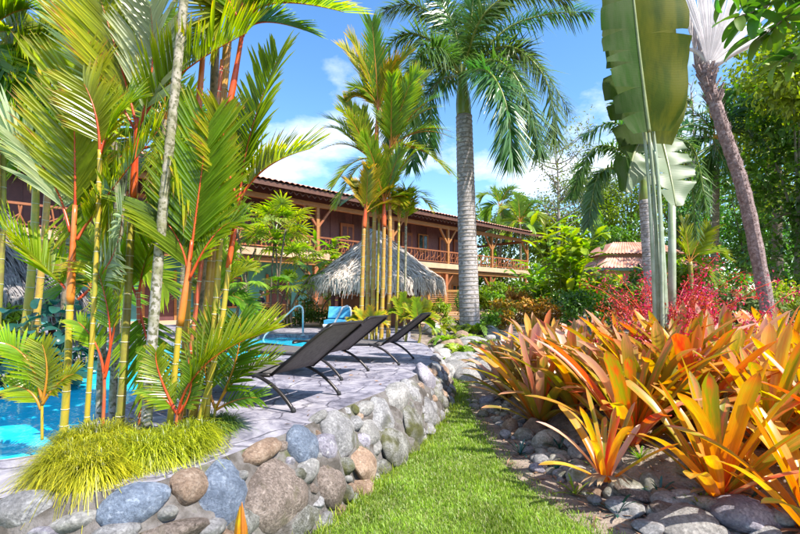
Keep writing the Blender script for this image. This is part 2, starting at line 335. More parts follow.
M['fibre'] = solid('trunk_fibre', [(0.3, (0.11, 0.065, 0.06)), (0.5, (0.24, 0.165, 0.15)), (0.7, (0.40, 0.31, 0.30))], 18, rough=0.9, bump=0.8, bscale=40)
M['bark'] = solid('bark', [(0.3, (0.10, 0.075, 0.05)), (0.7, (0.20, 0.155, 0.11))], 6, rough=0.9, bump=0.6)
M['bark_pale'] = solid('bark_pale', [(0.3, (0.24, 0.21, 0.17)), (0.7, (0.38, 0.34, 0.29))], 6, rough=0.9, bump=0.5)
M['banana_stalk'] = bands('banana_stalk', (0.20, 0.24, 0.15, 1), (0.24, 0.30, 0.17, 1), (0.34, 0.38, 0.28, 1), 5, rough=0.4, bump=0.1)
M['banana_rib'] = solid('banana_midrib', [(0.3, (0.16, 0.19, 0.07)), (0.7, (0.24, 0.27, 0.12))], 6, rough=0.35, bump=0.05)
M['leaf_edge'] = solid('dry_leaf_edge', [(0.3, (0.30, 0.13, 0.03)), (0.7, (0.42, 0.22, 0.05))], 12)
# ground, stone, wood
M['soil'] = solid('soil', [(0.25, (0.07, 0.05, 0.038)), (0.45, (0.19, 0.145, 0.115)), (0.58, (0.30, 0.24, 0.195)), (0.7, (0.12, 0.13, 0.05))], 3.6, rough=0.95, bump=0.9, bscale=34, dist=0.03, detail=12)
M['turf'] = solid('turf', [(0.3, (0.09, 0.14, 0.016)), (0.7, (0.17, 0.22, 0.04))], 7, rough=0.95, bump=0.6, bscale=60)
M['wood_o'] = solid('wood_orange', [(0.3, (0.38, 0.17, 0.04)), (0.7, (0.52, 0.27, 0.08))], 3, rough=0.5, bump=0.1, stretch=(1, 1, 8))
M['wood_r'] = solid('wood_red_brown', [(0.3, (0.22, 0.07, 0.028)), (0.7, (0.34, 0.12, 0.045))], 3, rough=0.5, bump=0.1, rand=0.25)
M['wood_d'] = solid('wood_dark_maroon', [(0.3, (0.085, 0.032, 0.038)), (0.7, (0.15, 0.058, 0.055))], 3, rough=0.5, bump=0.1, rand=0.25)
M['tile'] = solid('clay_tile', [(0.3, (0.40, 0.16, 0.10)), (0.5, (0.52, 0.25, 0.17)), (0.7, (0.60, 0.38, 0.30))], 1.6, rough=0.8, bump=0.2)
M['green_trim'] = solid('green_painted_trim', [(0.3, (0.012, 0.035, 0.026)), (0.7, (0.02, 0.06, 0.045))], 5, rough=0.5, bump=0.05)
M['eave_trim'] = solid('brown_eave_board', [(0.3, (0.075, 0.032, 0.02)), (0.7, (0.13, 0.055, 0.035))], 5, rough=0.6, bump=0.05)
M['lodge_wood'] = solid('lodge_timber', [(0.3, (0.27, 0.11, 0.032)), (0.7, (0.40, 0.18, 0.055))], 3, rough=0.5, bump=0.1, stretch=(1, 1, 8))
M['slab'] = solid('painted_slab_edge', [(0.3, (0.46, 0.28, 0.17)), (0.7, (0.58, 0.38, 0.24))], 2, rough=0.7, bump=0.1)
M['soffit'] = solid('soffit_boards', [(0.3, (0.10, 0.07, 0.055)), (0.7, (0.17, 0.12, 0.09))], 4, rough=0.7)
M['teal_wall'] = solid('teal_painted_wall', [(0.3, (0.06, 0.24, 0.25)), (0.7, (0.09, 0.32, 0.33))], 2, rough=0.7, bump=0.05)
M['brick'] = solid('reddish_plaster', [(0.3, (0.30, 0.15, 0.09)), (0.7, (0.42, 0.24, 0.15))], 3, rough=0.8)
M['cream'] = solid('cream_plaster', [(0.3, (0.52, 0.42, 0.20)), (0.7, (0.62, 0.52, 0.28))], 2, rough=0.8, bump=0.05)
M['dark_glass'] = solid('window_glass', [(0.3, (0.015, 0.02, 0.03)), (0.7, (0.03, 0.04, 0.055))], 1, rough=0.06, bump=0, spec=0.8)
M['thatch'] = solid('thatch_straw', [(0.25, (0.34, 0.28, 0.23)), (0.5, (0.56, 0.48, 0.41)), (0.75, (0.72, 0.64, 0.55))], 9, rough=0.9, bump=0.3)
M['thatch_grey'] = solid('thatch_weathered', [(0.25, (0.10, 0.09, 0.095)), (0.5, (0.22, 0.20, 0.20)), (0.75, (0.40, 0.36, 0.33))], 11, rough=0.9, bump=0.3)
M['mesh_fabric'] = solid('sling_fabric', [(0.35, (0.075, 0.064, 0.06)), (0.65, (0.14, 0.122, 0.115))], 30, rough=0.6, bump=0.3, bscale=260, dist=0.004)
M['dark_metal'] = solid('bronze_metal', [(0.3, (0.035, 0.03, 0.03)), (0.7, (0.06, 0.052, 0.05))], 5, rough=0.35, metal=0.6, bump=0)
M['steel'] = solid('polished_steel', [(0.3, (0.55, 0.56, 0.58)), (0.7, (0.66, 0.67, 0.69))], 3, rough=0.35, metal=0.55, bump=0)
M['rubber'] = solid('black_rubber', [(0.3, (0.012, 0.012, 0.012)), (0.7, (0.02, 0.02, 0.02))], 5, rough=0.7)
M['blue_fabric'] = solid('blue_fabric', [(0.3, (0.03, 0.22, 0.42)), (0.7, (0.06, 0.32, 0.55))], 6, rough=0.7)
M['skin'] = solid('skin', [(0.3, (0.36, 0.20, 0.13)), (0.7, (0.42, 0.25, 0.17))], 6, rough=0.5, bump=0.05)
M['navy'] = solid('navy_cloth', [(0.3, (0.008, 0.012, 0.03)), (0.7, (0.018, 0.025, 0.055))], 8, rough=0.8)
M['hair'] = solid('dark_hair', [(0.3, (0.008, 0.006, 0.005)), (0.7, (0.02, 0.015, 0.012))], 20, rough=0.5)
M['white_paint'] = solid('white_paint', [(0.3, (0.7, 0.68, 0.66)), (0.7, (0.8, 0.78, 0.76))], 5, rough=0.6)
M['mortar'] = solid('mortar', [(0.25, (0.03, 0.025, 0.02)), (0.42, (0.07, 0.06, 0.052)), (0.54, (0.145, 0.13, 0.125)), (0.66, (0.07, 0.075, 0.03))], 4.8, rough=0.95, bump=0.9, bscale=26, dist=0.03, detail=10)

def stone_mat(name, lo, mid, hi, speck=None, moss=0.0, veins=False):
    m, n, l = nt(name)
    out = n.new('ShaderNodeOutputMaterial'); b = n.new('ShaderNodeBsdfPrincipled'); b.inputs['Roughness'].default_value = 0.78
    b.inputs['Specular IOR Level'].default_value = 0.3
    geo = n.new('ShaderNodeNewGeometry')
    t = n.new('ShaderNodeTexNoise'); t.inputs['Scale'].default_value = 7; t.inputs['Detail'].default_value = 10; t.inputs['Roughness'].default_value = 0.68
    l.new(geo.outputs['Position'], t.inputs['Vector'])
    r = ramp(n, [(0.30, lo), (0.5, mid), (0.72, hi)]); l.new(t.outputs['Fac'], r.inputs[0]); col = r.outputs[0]
    def over(scale, lo_, hi_, c, detail=5):
        nonlocal col
        q = n.new('ShaderNodeTexNoise'); q.inputs['Scale'].default_value = scale; q.inputs['Detail'].default_value = detail; l.new(geo.outputs['Position'], q.inputs['Vector'])
        k = ramp(n, [(lo_, (0, 0, 0, 1)), (hi_, (1, 1, 1, 1))]); l.new(q.outputs['Fac'], k.inputs[0])
        x = n.new('ShaderNodeMixRGB'); l.new(k.outputs[0], x.inputs['Fac']); l.new(col, x.inputs['Color1']); x.inputs['Color2'].default_value = (*c, 1); col = x.outputs[0]
        return q
    over(60, 0.42, 0.80, tuple(0.6 * q for q in lo), 10)
    over(38, 0.55, 0.80, tuple(min(.62, 1.25 * q) for q in hi), 10)
    if speck: over(95, 0.50, 0.72, tuple(0.55 * a + 0.45 * b_ for a, b_ in zip(speck, mid)))
    if moss: over(5.5, 0.62 - moss, 0.78 - moss, (0.085, 0.085, 0.025))
    over(3.2, 0.50, 0.80, tuple(0.55 * q for q in lo), 8)
    over(11, 0.56, 0.80, tuple(0.6 * q for q in lo), 12)
    oi = n.new('ShaderNodeObjectInfo'); h = n.new('ShaderNodeHueSaturation')
    mr = n.new('ShaderNodeMapRange'); mr.inputs['To Min'].default_value = 1.05; mr.inputs['To Max'].default_value = 1.45
    l.new(oi.outputs['Random'], mr.inputs[0]); l.new(mr.outputs[0], h.inputs['Value']); l.new(col, h.inputs['Color'])
    l.new(h.outputs[0], b.inputs['Base Color'])
    t2 = n.new('ShaderNodeTexNoise'); t2.inputs['Scale'].default_value = 22; t2.inputs['Detail'].default_value = 14; t2.inputs['Roughness'].default_value = 0.78; l.new(geo.outputs['Position'], t2.inputs['Vector'])
    bp = n.new('ShaderNodeBump'); bp.inputs['Strength'].default_value = 1.0; bp.inputs['Distance'].default_value = 0.04
    l.new(t2.outputs['Fac'], bp.inputs['Height']); l.new(bp.outputs[0], b.inputs['Normal'])
    l.new(b.outputs[0], out.inputs[0])
    return m

M['st_blue'] = stone_mat('stone_blue_grey', (0.095, 0.12, 0.175), (0.185, 0.225, 0.30), (0.33, 0.365, 0.44), (0.10, 0.12, 0.17))
M['st_grey'] = stone_mat('stone_grey', (0.17, 0.165, 0.17), (0.30, 0.29, 0.295), (0.46, 0.445, 0.45), (0.14, 0.13, 0.13), moss=0.06)
M['st_pale'] = stone_mat('stone_pale', (0.21, 0.20, 0.195), (0.33, 0.315, 0.30), (0.47, 0.445, 0.43))
M['st_tan'] = stone_mat('stone_tan', (0.20, 0.125, 0.085), (0.335, 0.23, 0.165), (0.46, 0.355, 0.28), (0.20, 0.12, 0.07))
M['st_brown'] = stone_mat('stone_brown', (0.10, 0.075, 0.06), (0.20, 0.155, 0.13), (0.34, 0.275, 0.24), (0.40, 0.33, 0.30), moss=0.05)
M['st_moss'] = stone_mat('stone_mossy', (0.09, 0.085, 0.07), (0.19, 0.185, 0.165), (0.36, 0.35, 0.33), (0.40, 0.39, 0.38), moss=0.16)
M['st_river'] = stone_mat('stone_river', (0.22, 0.205, 0.165), (0.37, 0.345, 0.29), (0.52, 0.49, 0.44), None, moss=0.07)
M['st_violet'] = stone_mat('stone_violet_grey', (0.19, 0.175, 0.22), (0.33, 0.305, 0.36), (0.52, 0.485, 0.52), None, moss=0.02)

def deck_material():
    m, n, l = nt('stamped_concrete')
    out = n.new('ShaderNodeOutputMaterial'); b = n.new('ShaderNodeBsdfPrincipled')
    geo = n.new('ShaderNodeNewGeometry'); pos = geo.outputs['Position']
    wob = n.new('ShaderNodeTexNoise'); wob.inputs['Scale'].default_value = 3.0; wob.inputs['Detail'].default_value = 5; l.new(pos, wob.inputs['Vector'])
    wm = n.new('ShaderNodeMixRGB'); wm.blend_type = 'ADD'; wm.inputs['Fac'].default_value = 0.22; l.new(pos, wm.inputs['Color1']); l.new(wob.outputs['Color'], wm.inputs['Color2'])
    vo = n.new('ShaderNodeTexVoronoi'); vo.feature = 'DISTANCE_TO_EDGE'; vo.inputs['Scale'].default_value = 2.6; l.new(wm.outputs[0], vo.inputs['Vector'])
    t = n.new('ShaderNodeTexNoise'); t.inputs['Scale'].default_value = 3.4; t.inputs['Detail'].default_value = 14; t.inputs['Roughness'].default_value = 0.74; t.inputs['Distortion'].default_value = 0.9
    l.new(pos, t.inputs['Vector'])
    r = ramp(n, [(0.34, (0.07, 0.065, 0.09)), (0.44, (0.16, 0.15, 0.19)), (0.52, (0.27, 0.25, 0.295)), (0.64, (0.40, 0.375, 0.40))]); l.new(t.outputs['Fac'], r.inputs[0])
    k = ramp(n, [(0.0, (1, 1, 1, 1)), (0.035, (0, 0, 0, 1))]); l.new(vo.outputs['Distance'], k.inputs[0])
    k2 = n.new('ShaderNodeMath'); k2.operation = 'MULTIPLY'; k2.inputs[1].default_value = 0.85; l.new(k.outputs[0], k2.inputs[0])
    x = n.new('ShaderNodeMixRGB'); l.new(k2.outputs[0], x.inputs['Fac']); l.new(r.outputs[0], x.inputs['Color1']); x.inputs['Color2'].default_value = (0.10, 0.09, 0.12, 1)
    l.new(x.outputs[0], b.inputs['Base Color']); b.inputs['Roughness'].default_value = 0.62
    ht = n.new('ShaderNodeMath'); ht.operation = 'SUBTRACT'; l.new(t.outputs['Fac'], ht.inputs[0]); l.new(k2.outputs[0], ht.inputs[1])
    bp = n.new('ShaderNodeBump'); bp.inputs['Strength'].default_value = 0.7; bp.inputs['Distance'].default_value = 0.02
    l.new(ht.outputs[0], bp.inputs['Height']); l.new(bp.outputs[0], b.inputs['Normal'])
    l.new(b.outputs[0], out.inputs[0])
    return m
M['deck'] = deck_material()

def water_material():
    m, n, l = nt('pool_water')
    out = n.new('ShaderNodeOutputMaterial'); b = n.new('ShaderNodeBsdfPrincipled')
    geo = n.new('ShaderNodeNewGeometry')
    vo = n.new('ShaderNodeTexNoise'); vo.inputs['Scale'].default_value = 2.2; vo.inputs['Detail'].default_value = 3; l.new(geo.outputs['Position'], vo.inputs['Vector'])
    r = ramp(n, [(0.3, (0.01, 0.44, 0.66)), (0.55, (0.015, 0.50, 0.72)), (0.72, (0.06, 0.58, 0.76))]); l.new(vo.outputs['Fac'], r.inputs[0])
    l.new(r.outputs[0], b.inputs['Base Color']); b.inputs['Roughness'].default_value = 0.04; b.inputs['IOR'].default_value = 1.33
    w = n.new('ShaderNodeTexNoise'); w.inputs['Scale'].default_value = 6; w.inputs['Detail'].default_value = 2; l.new(geo.outputs['Position'], w.inputs['Vector'])
    bp = n.new('ShaderNodeBump'); bp.inputs['Strength'].default_value = 0.12; bp.inputs['Distance'].default_value = 0.05
    l.new(w.outputs['Fac'], bp.inputs['Height']); l.new(bp.outputs[0], b.inputs['Normal'])
    l.new(b.outputs[0], out.inputs[0])
    return m
M['water'] = water_material()

# ------------------------------------------------------------------ plan of the place (metres; x right, y away)
DECK_Z = 0.58
WALL_TOP = [(-6.0, 1.72), (-3.2, 1.92), (-1.87, 2.05), (-1.31, 2.17), (-1.10, 2.46), (-0.92, 2.80), (-0.70, 3.22), (-0.42, 3.92), (-0.02, 4.80), (0.33, 5.95), (0.52, 6.9), (0.58, 7.9), (0.50, 9.2), (0.25, 10.8)]
WALL_OUT = [(0, -.34), (0.03, -.34), (0.1, -.34), (0.22, -.28), (0.27, -.2), (0.28, -.15), (0.29, -.12), (0.30, -.1), (0.30, -.1), (0.3, -.06), (0.3, -.02), (0.3, 0.02), (0.3, 0.04), (0.3, 0.1)]
POOL_NEAR = [(-12.0, 2.55), (-4.5, 2.42), (-2.32, 2.55), (-2.25, 3.0), (-2.38, 3.55), (-2.42, 4.3), (-2.3, 5.1), (-2.36, 6.0), (-2.37, 6.6), (-2.1, 7.5), (-1.84, 8.2), (-1.68, 9.3), (-1.75, 10.5), (-2.1, 11.5)]
POOL_FAR = [(-3.0, 12.0), (-4.4, 11.3), (-5.0, 9.4), (-4.9, 7.4), (-4.8, 6.2), (-5.2, 5.3), (-6.4, 4.9), (-12.0, 4.7)]
BED_EDGE = [(1.75, 12.5), (1.5, 9.6), (1.28, 7.8), (1.16, 6.5), (1.22, 5.7), (1.38, 4.7), (1.42, 4.1), (1.47, 3.6), (1.66, 3.07), (2.02, 2.72), (2.7, 2.45), (4.5, 2.2), (12.0, 2.0)]
LAWN_EDGE = [(1.55, 9.9), (1.42, 9.0), (1.2, 7.8), (1.0, 6.4), (0.93, 5.5), (0.92, 4.6), (0.93, 4.1), (1.02, 3.5), (1.2, 2.9), (1.5, 2.3), (2.2, 1.6), (3.5, 1.0)]

def chain_smooth(pts, k=6):
    out = []; n = len(pts); p = [V((*q, 0)) for q in pts]
    for i in range(n - 1):
        a, b, c, d = p[max(i - 1, 0)], p[i], p[i + 1], p[min(i + 2, n - 1)]
        for j in range(k):
            t = j / k
            q = 0.5 * ((2 * b) + (c - a) * t + (2 * a - 5 * b + 4 * c - d) * t * t + (3 * b - a - 3 * c + d) * t ** 3)
            out.append((q.x, q.y))
    out.append(pts[-1])
    return out

def seg_dist(x, y, line):
    best = 1e9; side = 1
    for (ax, ay), (bx, by) in zip(line, line[1:]):
        dx, dy = bx - ax, by - ay; L = dx * dx + dy * dy
        t = max(0, min(1, ((x - ax) * dx + (y - ay) * dy) / L)); qx, qy = ax + t * dx, ay + t * dy
        d = math.hypot(x - qx, y - qy)
        if d < best: best = d; side = (dx * (y - ay) - dy * (x - ax))
    return best if side > 0 else -best

def sstep(t): t = max(0, min(1, t)); return t * t * (3 - 2 * t)

def ground_z(x, y):
    z = 0.0
    if x > 0.5 and 1.5 < y < 16:
        d = seg_dist(x, y, BED_EDGE)
        if d > 0: z = max(z, 0.30 * sstep(d / 0.9) + 0.18 * sstep((d - 0.8) / 2.5) + 0.02 * noise.noise(V((x * 2, y * 2, 0))))
    plate = 0.5 * sstep((y - 9.6) / 3.0)
    if plate > 0: z = max(z, plate + 0.03 * noise.noise(V((x * .8, y * .8, 3))))
    if y < 12 and abs(x) < 12: z += 0.012 * noise.noise(V((x * 4, y * 4, 7)))
    return z

def ground():
    xs = sorted(set([round(-3 + 0.15 * i, 3) for i in range(81)] + [-300, -150, -80, -40, -25, -16, -10, -6, 10.5, 13, 17, 25, 40, 80, 150, 300]))
    ys = sorted(set([round(1 + 0.15 * i, 3) for i in range(101)] + [-300, -100, -40, -15, -5, -1, 18, 22, 28, 36, 50, 80, 140, 300]))
    mb = MB()
    for y in ys:
        for x in xs:
            zz = ground_z(x, y)
            if x < 0.0 and y < 11.5 and x > -13: zz = -0.05 if x < -0.9 else min(zz, 0.0)
            mb.v.append((x, y, zz))
    nx = len(xs)
    for j in range(len(ys) - 1):
        for i in range(nx - 1): mb.f.append([j * nx + i, j * nx + i + 1, (j + 1) * nx + i + 1, (j + 1) * nx + i]); mb.m.append(0)
    put('ground', mb.mesh('ground', smooth=True), M['soil'], kind='structure')
ground()

def poly_sheet(pts, z, mb, mi=0, thick=0.0):
    vs = [V((x, y, z)) for x, y in pts]; tris = tessellate_polygon([vs])
    fs = []
    for a, b, c in tris:
        n = (vs[b] - vs[a]).cross(vs[c] - vs[a])
        fs.append((a, b, c) if n.z > 0 else (a, c, b))
    mb.add(vs, fs, mi)
    if thick:
        n = len(vs); mb.add(vs + [v - V((0, 0, thick)) for v in vs], [(i, (i + 1) % n, n + (i + 1) % n, n + i) for i in range(n)], mi)

wall_top = chain_smooth(WALL_TOP)
wall_base = chain_smooth([(a + c, b + d) for (a, b), (c, d) in zip(WALL_TOP, WALL_OUT)])
pool_near = chain_smooth(POOL_NEAR, 4); pool_far = chain_smooth(POOL_FAR, 4)
lawn_edge = chain_smooth(LAWN_EDGE, 5)

# lawn between the wall and the bed
lawn_left = [p for p in wall_base if p[1] < 10.3]
lawn_poly = [(-8, -2), (-8, 1.45)] + [(x - 0.05, y) for x, y in lawn_left if x > -6.5] + lawn_edge + [(6, 0.6), (6, -2)]
mb = MB(); poly_sheet(lawn_poly, 0.016, mb)
put('lawn', mb.mesh('lawn'), M['turf'], kind='structure')

def in_poly(px, py, poly):
    inside = np.zeros(len(px), bool); n = len(poly); j = n - 1
    for i in range(n):
        xi, yi = poly[i]; xj, yj = poly[j]
        c = ((yi > py) != (yj > py)) & (px < (xj - xi) * (py - yi) / (yj - yi + 1e-12) + xi)
        inside ^= c; j = i
    return inside

def blades(name, x, y, z, h, w, lean, seed, mat, label=None, cat=None, kind='stuff', parent=None):
    """grass blades: one bent two-segment strip each"""
    g = np.random.default_rng(seed); n = len(x)
    a = g.uniform(0, 2 * np.pi, n); b = a + g.uniform(-0.6, 0.6, n) + np.pi / 2
    hx, hy = np.cos(a) * lean, np.sin(a) * lean; wx, wy = np.cos(b) * w / 2, np.sin(b) * w / 2
    v = np.empty((n, 5, 3))
    v[:, 0] = np.stack([x - wx, y - wy, z], 1); v[:, 1] = np.stack([x + wx, y + wy, z], 1)
    v[:, 2] = np.stack([x - wx * .8 + hx * .35, y - wy * .8 + hy * .35, z + h * .6], 1); v[:, 3] = np.stack([x + wx * .8 + hx * .35, y + wy * .8 + hy * .35, z + h * .6], 1)
    v[:, 4] = np.stack([x + hx, y + hy, z + h], 1)
    base = np.arange(n)[:, None] * 5
    tri = np.concatenate([base + [0, 1, 3], base + [0, 3, 2], base + [2, 3, 4]], 0)
    uv = np.tile(np.array([[0, 0], [1, 0], [0, .6], [1, .6], [.5, 1]]), (n, 1))
    return put(name, mesh_np(name, v.reshape(-1, 3), tri, uv), mat, parent=parent, label=label, cat=cat, kind=kind)

def lawn_grass():
    g = np.random.default_rng(3); X, Y = [], []
    for y0, y1, dens in [(1.4, 3.6, 13000), (3.6, 5.5, 8000), (5.5, 10.3, 3600)]:
        n = int(dens * (y1 - y0) * 4.2); x = g.uniform(-1.6, 2.6, n); y = g.uniform(y0, y1, n)
        k = in_poly(x + 0.10 * np.clip(g.normal(size=n), -1.5, 1.0) * (x > 0.6), y + 0.05 * g.normal(size=n), lawn_poly); X.append(x[k]); Y.append(y[k])
    x, y = np.concatenate(X), np.concatenate(Y)
    # only what the view could take in
    k = np.abs(x) < y * 1.1 + 0.6; x, y = x[k], y[k]
    clump = 0.5 + 0.5 * np.sin(x * 5.1 + np.sin(y * 3.7) * 2) * np.sin(y * 4.3 + np.sin(x * 2.9) * 2)
    h = g.uniform(0.018, 0.042, len(x)) * (0.75 + 0.6 * clump); w = g.uniform(0.003, 0.0055, len(x)) * (1 + 0.12 * np.maximum(y - 3, 0))
    dry = g.random(len(x)) < 0.10
    blades('dry_grass', x[dry], y[dry], np.full(dry.sum(), 0.012), h[dry] * .95, w[dry], g.uniform(0.01, 0.04, dry.sum()), 6, M['dry_blade'], 'straw coloured dry blades scattered through the lawn', 'grass')
    x, y, h, w = x[~dry], y[~dry], h[~dry], w[~dry]
    blades('lawn_grass', x, y, np.full(len(x), 0.012), h, w, g.uniform(0.006, 0.035, len(x)), 4, M['lawn_blade'], 'short bright green grass of the curving lawn', 'grass')
lawn_grass()

# deck: one slab that runs from the stone wall round the end of the pool
deck_poly = [(-12.0, 1.6)] + [p for p in wall_top] + [(0.3, 12.5), (0.2, 16.6), (-12.0, 16.6)] + list(reversed(pool_far)) + list(reversed(pool_near))
mb = MB(); poly_sheet(deck_poly, DECK_Z, mb, thick=0.5)
put('pool_deck', mb.mesh('pool_deck'), M['deck'], kind='structure')
water_poly = pool_near + pool_far
mb = MB(); poly_sheet([(x, y) for x, y in water_poly], DECK_Z - 0.09, mb)
put('pool_water', mb.mesh('pool_water'), M['water'], kind='structure')

# ------------------------------------------------------------------ stones
def stone_mesh(name, seed, rough=0.18, sub=3, boxy=0.0):
    bm = bmesh.new(); bmesh.ops.create_icosphere(bm, subdivisions=sub, radius=1.0); o = V((seed * 7.3, seed * 3.1, seed * 1.7))
    rr = random.Random(seed); planes = [(V((rr.uniform(-1, 1), rr.uniform(-1, 1), rr.uniform(-1, 1))).normalized(), rr.uniform(0.62, 0.9)) for _ in range(int(boxy * 12))]
    for v in bm.verts:
        p = v.co.copy()
        for n_, d_ in planes:
            k = p.dot(n_) - d_
            if k > 0: p -= n_ * k * 0.9
        p *= 1 + rough * noise.noise(v.co * 1.1 + o) + rough * 0.5 * noise.noise(v.co * 2.6 + o) + rough * 0.18 * noise.noise(v.co * 6 + o)
        v.co = p
    me = bpy.data.meshes.new(name); bm.to_mesh(me); bm.free()
    me.polygons.foreach_set('use_smooth', [True] * len(me.polygons))
    return me

STONE_KINDS = ['st_blue', 'st_grey', 'st_pale', 'st_tan', 'st_brown', 'st_moss', 'st_river', 'st_violet']
STONES = {}
for k in STONE_KINDS:
    boxy = {'st_brown': 0.7, 'st_tan': 0.5, 'st_moss': 0.4, 'st_grey': 0.25, 'st_violet': 0.3}.get(k, 0.0)
    STONES[k] = []
    for s in range(3):
        me = stone_mesh('stone', STONE_KINDS.index(k) * 5 + s + 1, 0.2 if boxy else 0.14, 3, boxy); me.materials.append(M[k]); STONES[k].append(me)

def place_stone(kind, loc, size, rot, parent, base=(0, 0, 0), name='stone'):
    me = STONES[kind][rng.randrange(3)]
    o = put(name, me, parent=parent)
    o.location = V(loc) - V(base); o.rotation_euler = rot; o.scale = size
    return o

wall = root('stone_wall', (0.0, 4.0, 0.0), 'low curved retaining wall of river boulders set in pale mortar holding up the pool deck', 'wall')
def wall_pt(i, h):
    t, b = V((*wall_top[i], DECK_Z + 0.004)), V((*wall_base[i], -0.03))
    k = 1 - (1 - h) ** 1.6
    return b.lerp(t, h) + V((b.x - t.x, b.y - t.y, 0)) * 0.18 * math.sin(math.pi * h)
mb = MB(); H = 9
cols = []
for i in range(len(wall_top)):
    row = []
    for j in range(H + 1):
        p = wall_pt(i, j / H)
        nrm = V((wall_base[i][0] - wall_top[i][0], wall_base[i][1] - wall_top[i][1], 0.15)).normalized()
        p = p + nrm * (0.05 * noise.noise(p * 3.1) + 0.03 * noise.noise(p * 8)) * (0 if j == H else 1)
        row.append(p)
    inner = V((wall_top[i][0] - (wall_base[i][0] - wall_top[i][0]) * .9, wall_top[i][1] - (wall_base[i][1] - wall_top[i][1]) * .9, DECK_Z + 0.006))
    cols.append(row)
n = H + 1
mb.add([p for c in cols for p in c], [(i * n + j, (i + 1) * n + j, (i + 1) * n + j + 1, i * n + j + 1) for i in range(len(cols) - 1) for j in range(n - 1)])
part('mortar_body', mb, M['mortar'], wall, smooth=True)

def wall_hit(px, py):
    best = None
    for i in range(len(wall_top)):
        for j in range(41):
            p = wall_pt(i, j / 40)
            if p.y < 0.5: continue
            x, y = CX + F_PX * p.x / p.y, HORIZON - F_PX * (p.z - EYE) / p.y
            d = (x - px) ** 2 + (y - py) ** 2
            if best is None or d < best[0]: best = (d, p, i)
    return best[1], best[2]

WALL_STONES = [  # centre and size in the photograph, tilt, kind
    (307, 446, 30, 38, 10, 'st_blue'), (340, 436, 36, 44, 0, 'st_grey'), (369, 435, 18, 25, 0, 'st_pale'), (382, 418, 29, 34, -10, 'st_grey'),
    (399, 397, 36, 25, -8, 'st_pale'), (415, 394, 16, 30, -25, 'st_grey'), (427, 412, 21, 27, 0, 'st_grey'), (411, 426, 30, 36, 0, 'st_moss'),
    (395, 445, 36, 44, 0, 'st_moss'), (367, 464, 29, 38, 15, 'st_tan'), (331, 485, 29, 52, 5, 'st_brown'), (313, 472, 23, 20, -20, 'st_pale'),
    (262, 456, 46, 20, -8, 'st_tan'), (275, 500, 62, 70, 10, 'st_brown'), (224, 499, 42, 62, 12, 'st_blue'), (428, 377, 30, 26, 10, 'st_violet'),
    (138, 506, 56, 38, -12, 'st_blue'), (186, 492, 38, 33, -8, 'st_tan'), (80, 528, 44, 18, -8, 'st_pale'), (20, 514, 54, 36, 0, 'st_grey'),
    (165, 516, 16, 14, 0, 'st_pale'), (176, 536, 62, 24, 0, 'st_brown'), (120, 540, 40, 22, 0, 'st_grey'), (356, 424, 13, 13, 0, 'st_grey'), (366, 409, 20, 14, 0, 'st_pale'),
    (440, 396, 14, 18, 0, 'st_moss'), (437, 386, 15, 14, 0, 'st_grey'), (350, 468, 12, 16, 0, 'st_moss'), (347, 497, 14, 18, 0, 'st_moss'), (300, 478, 12, 12, 0, 'st_moss'),
    (413, 449, 16, 16, 0, 'st_moss'), (386, 470, 20, 16, 0, 'st_moss'), (428, 432, 14, 14, 0, 'st_grey'), (240, 478, 14, 12, 0, 'st_pale'), (250, 525, 30, 24, 0, 'st_moss'),
    (306, 520, 30, 26, 0, 'st_moss'), (44, 534, 34, 18, 0, 'st_violet'), (206, 534, 26, 18, 0, 'st_grey'), (287, 432, 0, 0, 0, ''), (322, 418, 16, 9, -15, 'st_pale')]
for px, py, w, h, tilt, kind in WALL_STONES:
    if not kind: continue
    p, i = wall_hit(px, py); d = p.y
    nrm = V((wall_base[i][0] - wall_top[i][0], wall_base[i][1] - wall_top[i][1], 0)).normalized()
    sw, sh = w * 0.54 * d / F_PX, h * 0.56 * d / F_PX
    az = math.atan2(nrm.y, nrm.x) + math.pi / 2
    squash = max(0.45, abs(nrm.y))                # the face is seen at an angle: stones are longer along the wall
    place_stone(kind, p - nrm * 0.03, (sw / squash ** 0.45, max(0.09, min(0.17, 0.6 * sw)), sh), (-math.atan2(math.hypot(wall_base[i][0] - wall_top[i][0], wall_base[i][1] - wall_top[i][1]), .62), R(tilt), az), wall, wall.location)

# smaller stones packed into the gaps
_pl = [(o.location + wall.location, max(o.scale)) for o in wall.children if o.name.startswith('stone')]
rw = random.Random(77); _made = 0
for _ in range(2600):
    i = rw.randrange(6, len(wall_top)); h = rw.uniform(0.04, 0.93); p = wall_pt(i, h)
    if not (1.9 < p.y < 9.5) or p.x < -2.2: continue
    s_ = rw.choice([rw.uniform(.035, .06), rw.uniform(.06, .11)])
    if any((p - q).length < 0.72 * (s_ + r_) for q, r_ in _pl): continue
    nrm = V((wall_base[i][0] - wall_top[i][0], wall_base[i][1] - wall_top[i][1], 0)).normalized()
    az = math.atan2(nrm.y, nrm.x) + math.pi / 2
    place_stone(rw.choice(['st_grey', 'st_moss', 'st_pale', 'st_brown', 'st_tan', 'st_grey', 'st_violet']), p - nrm * 0.02, (s_ * rw.uniform(1, 1.3), s_ * .8, s_ * rw.uniform(.8, 1.1)), (rw.uniform(-.8, -.2), rw.uniform(-.6, .6), az), wall, wall.location)
    _pl.append((p, s_)); _made += 1
    if _made > 210: break


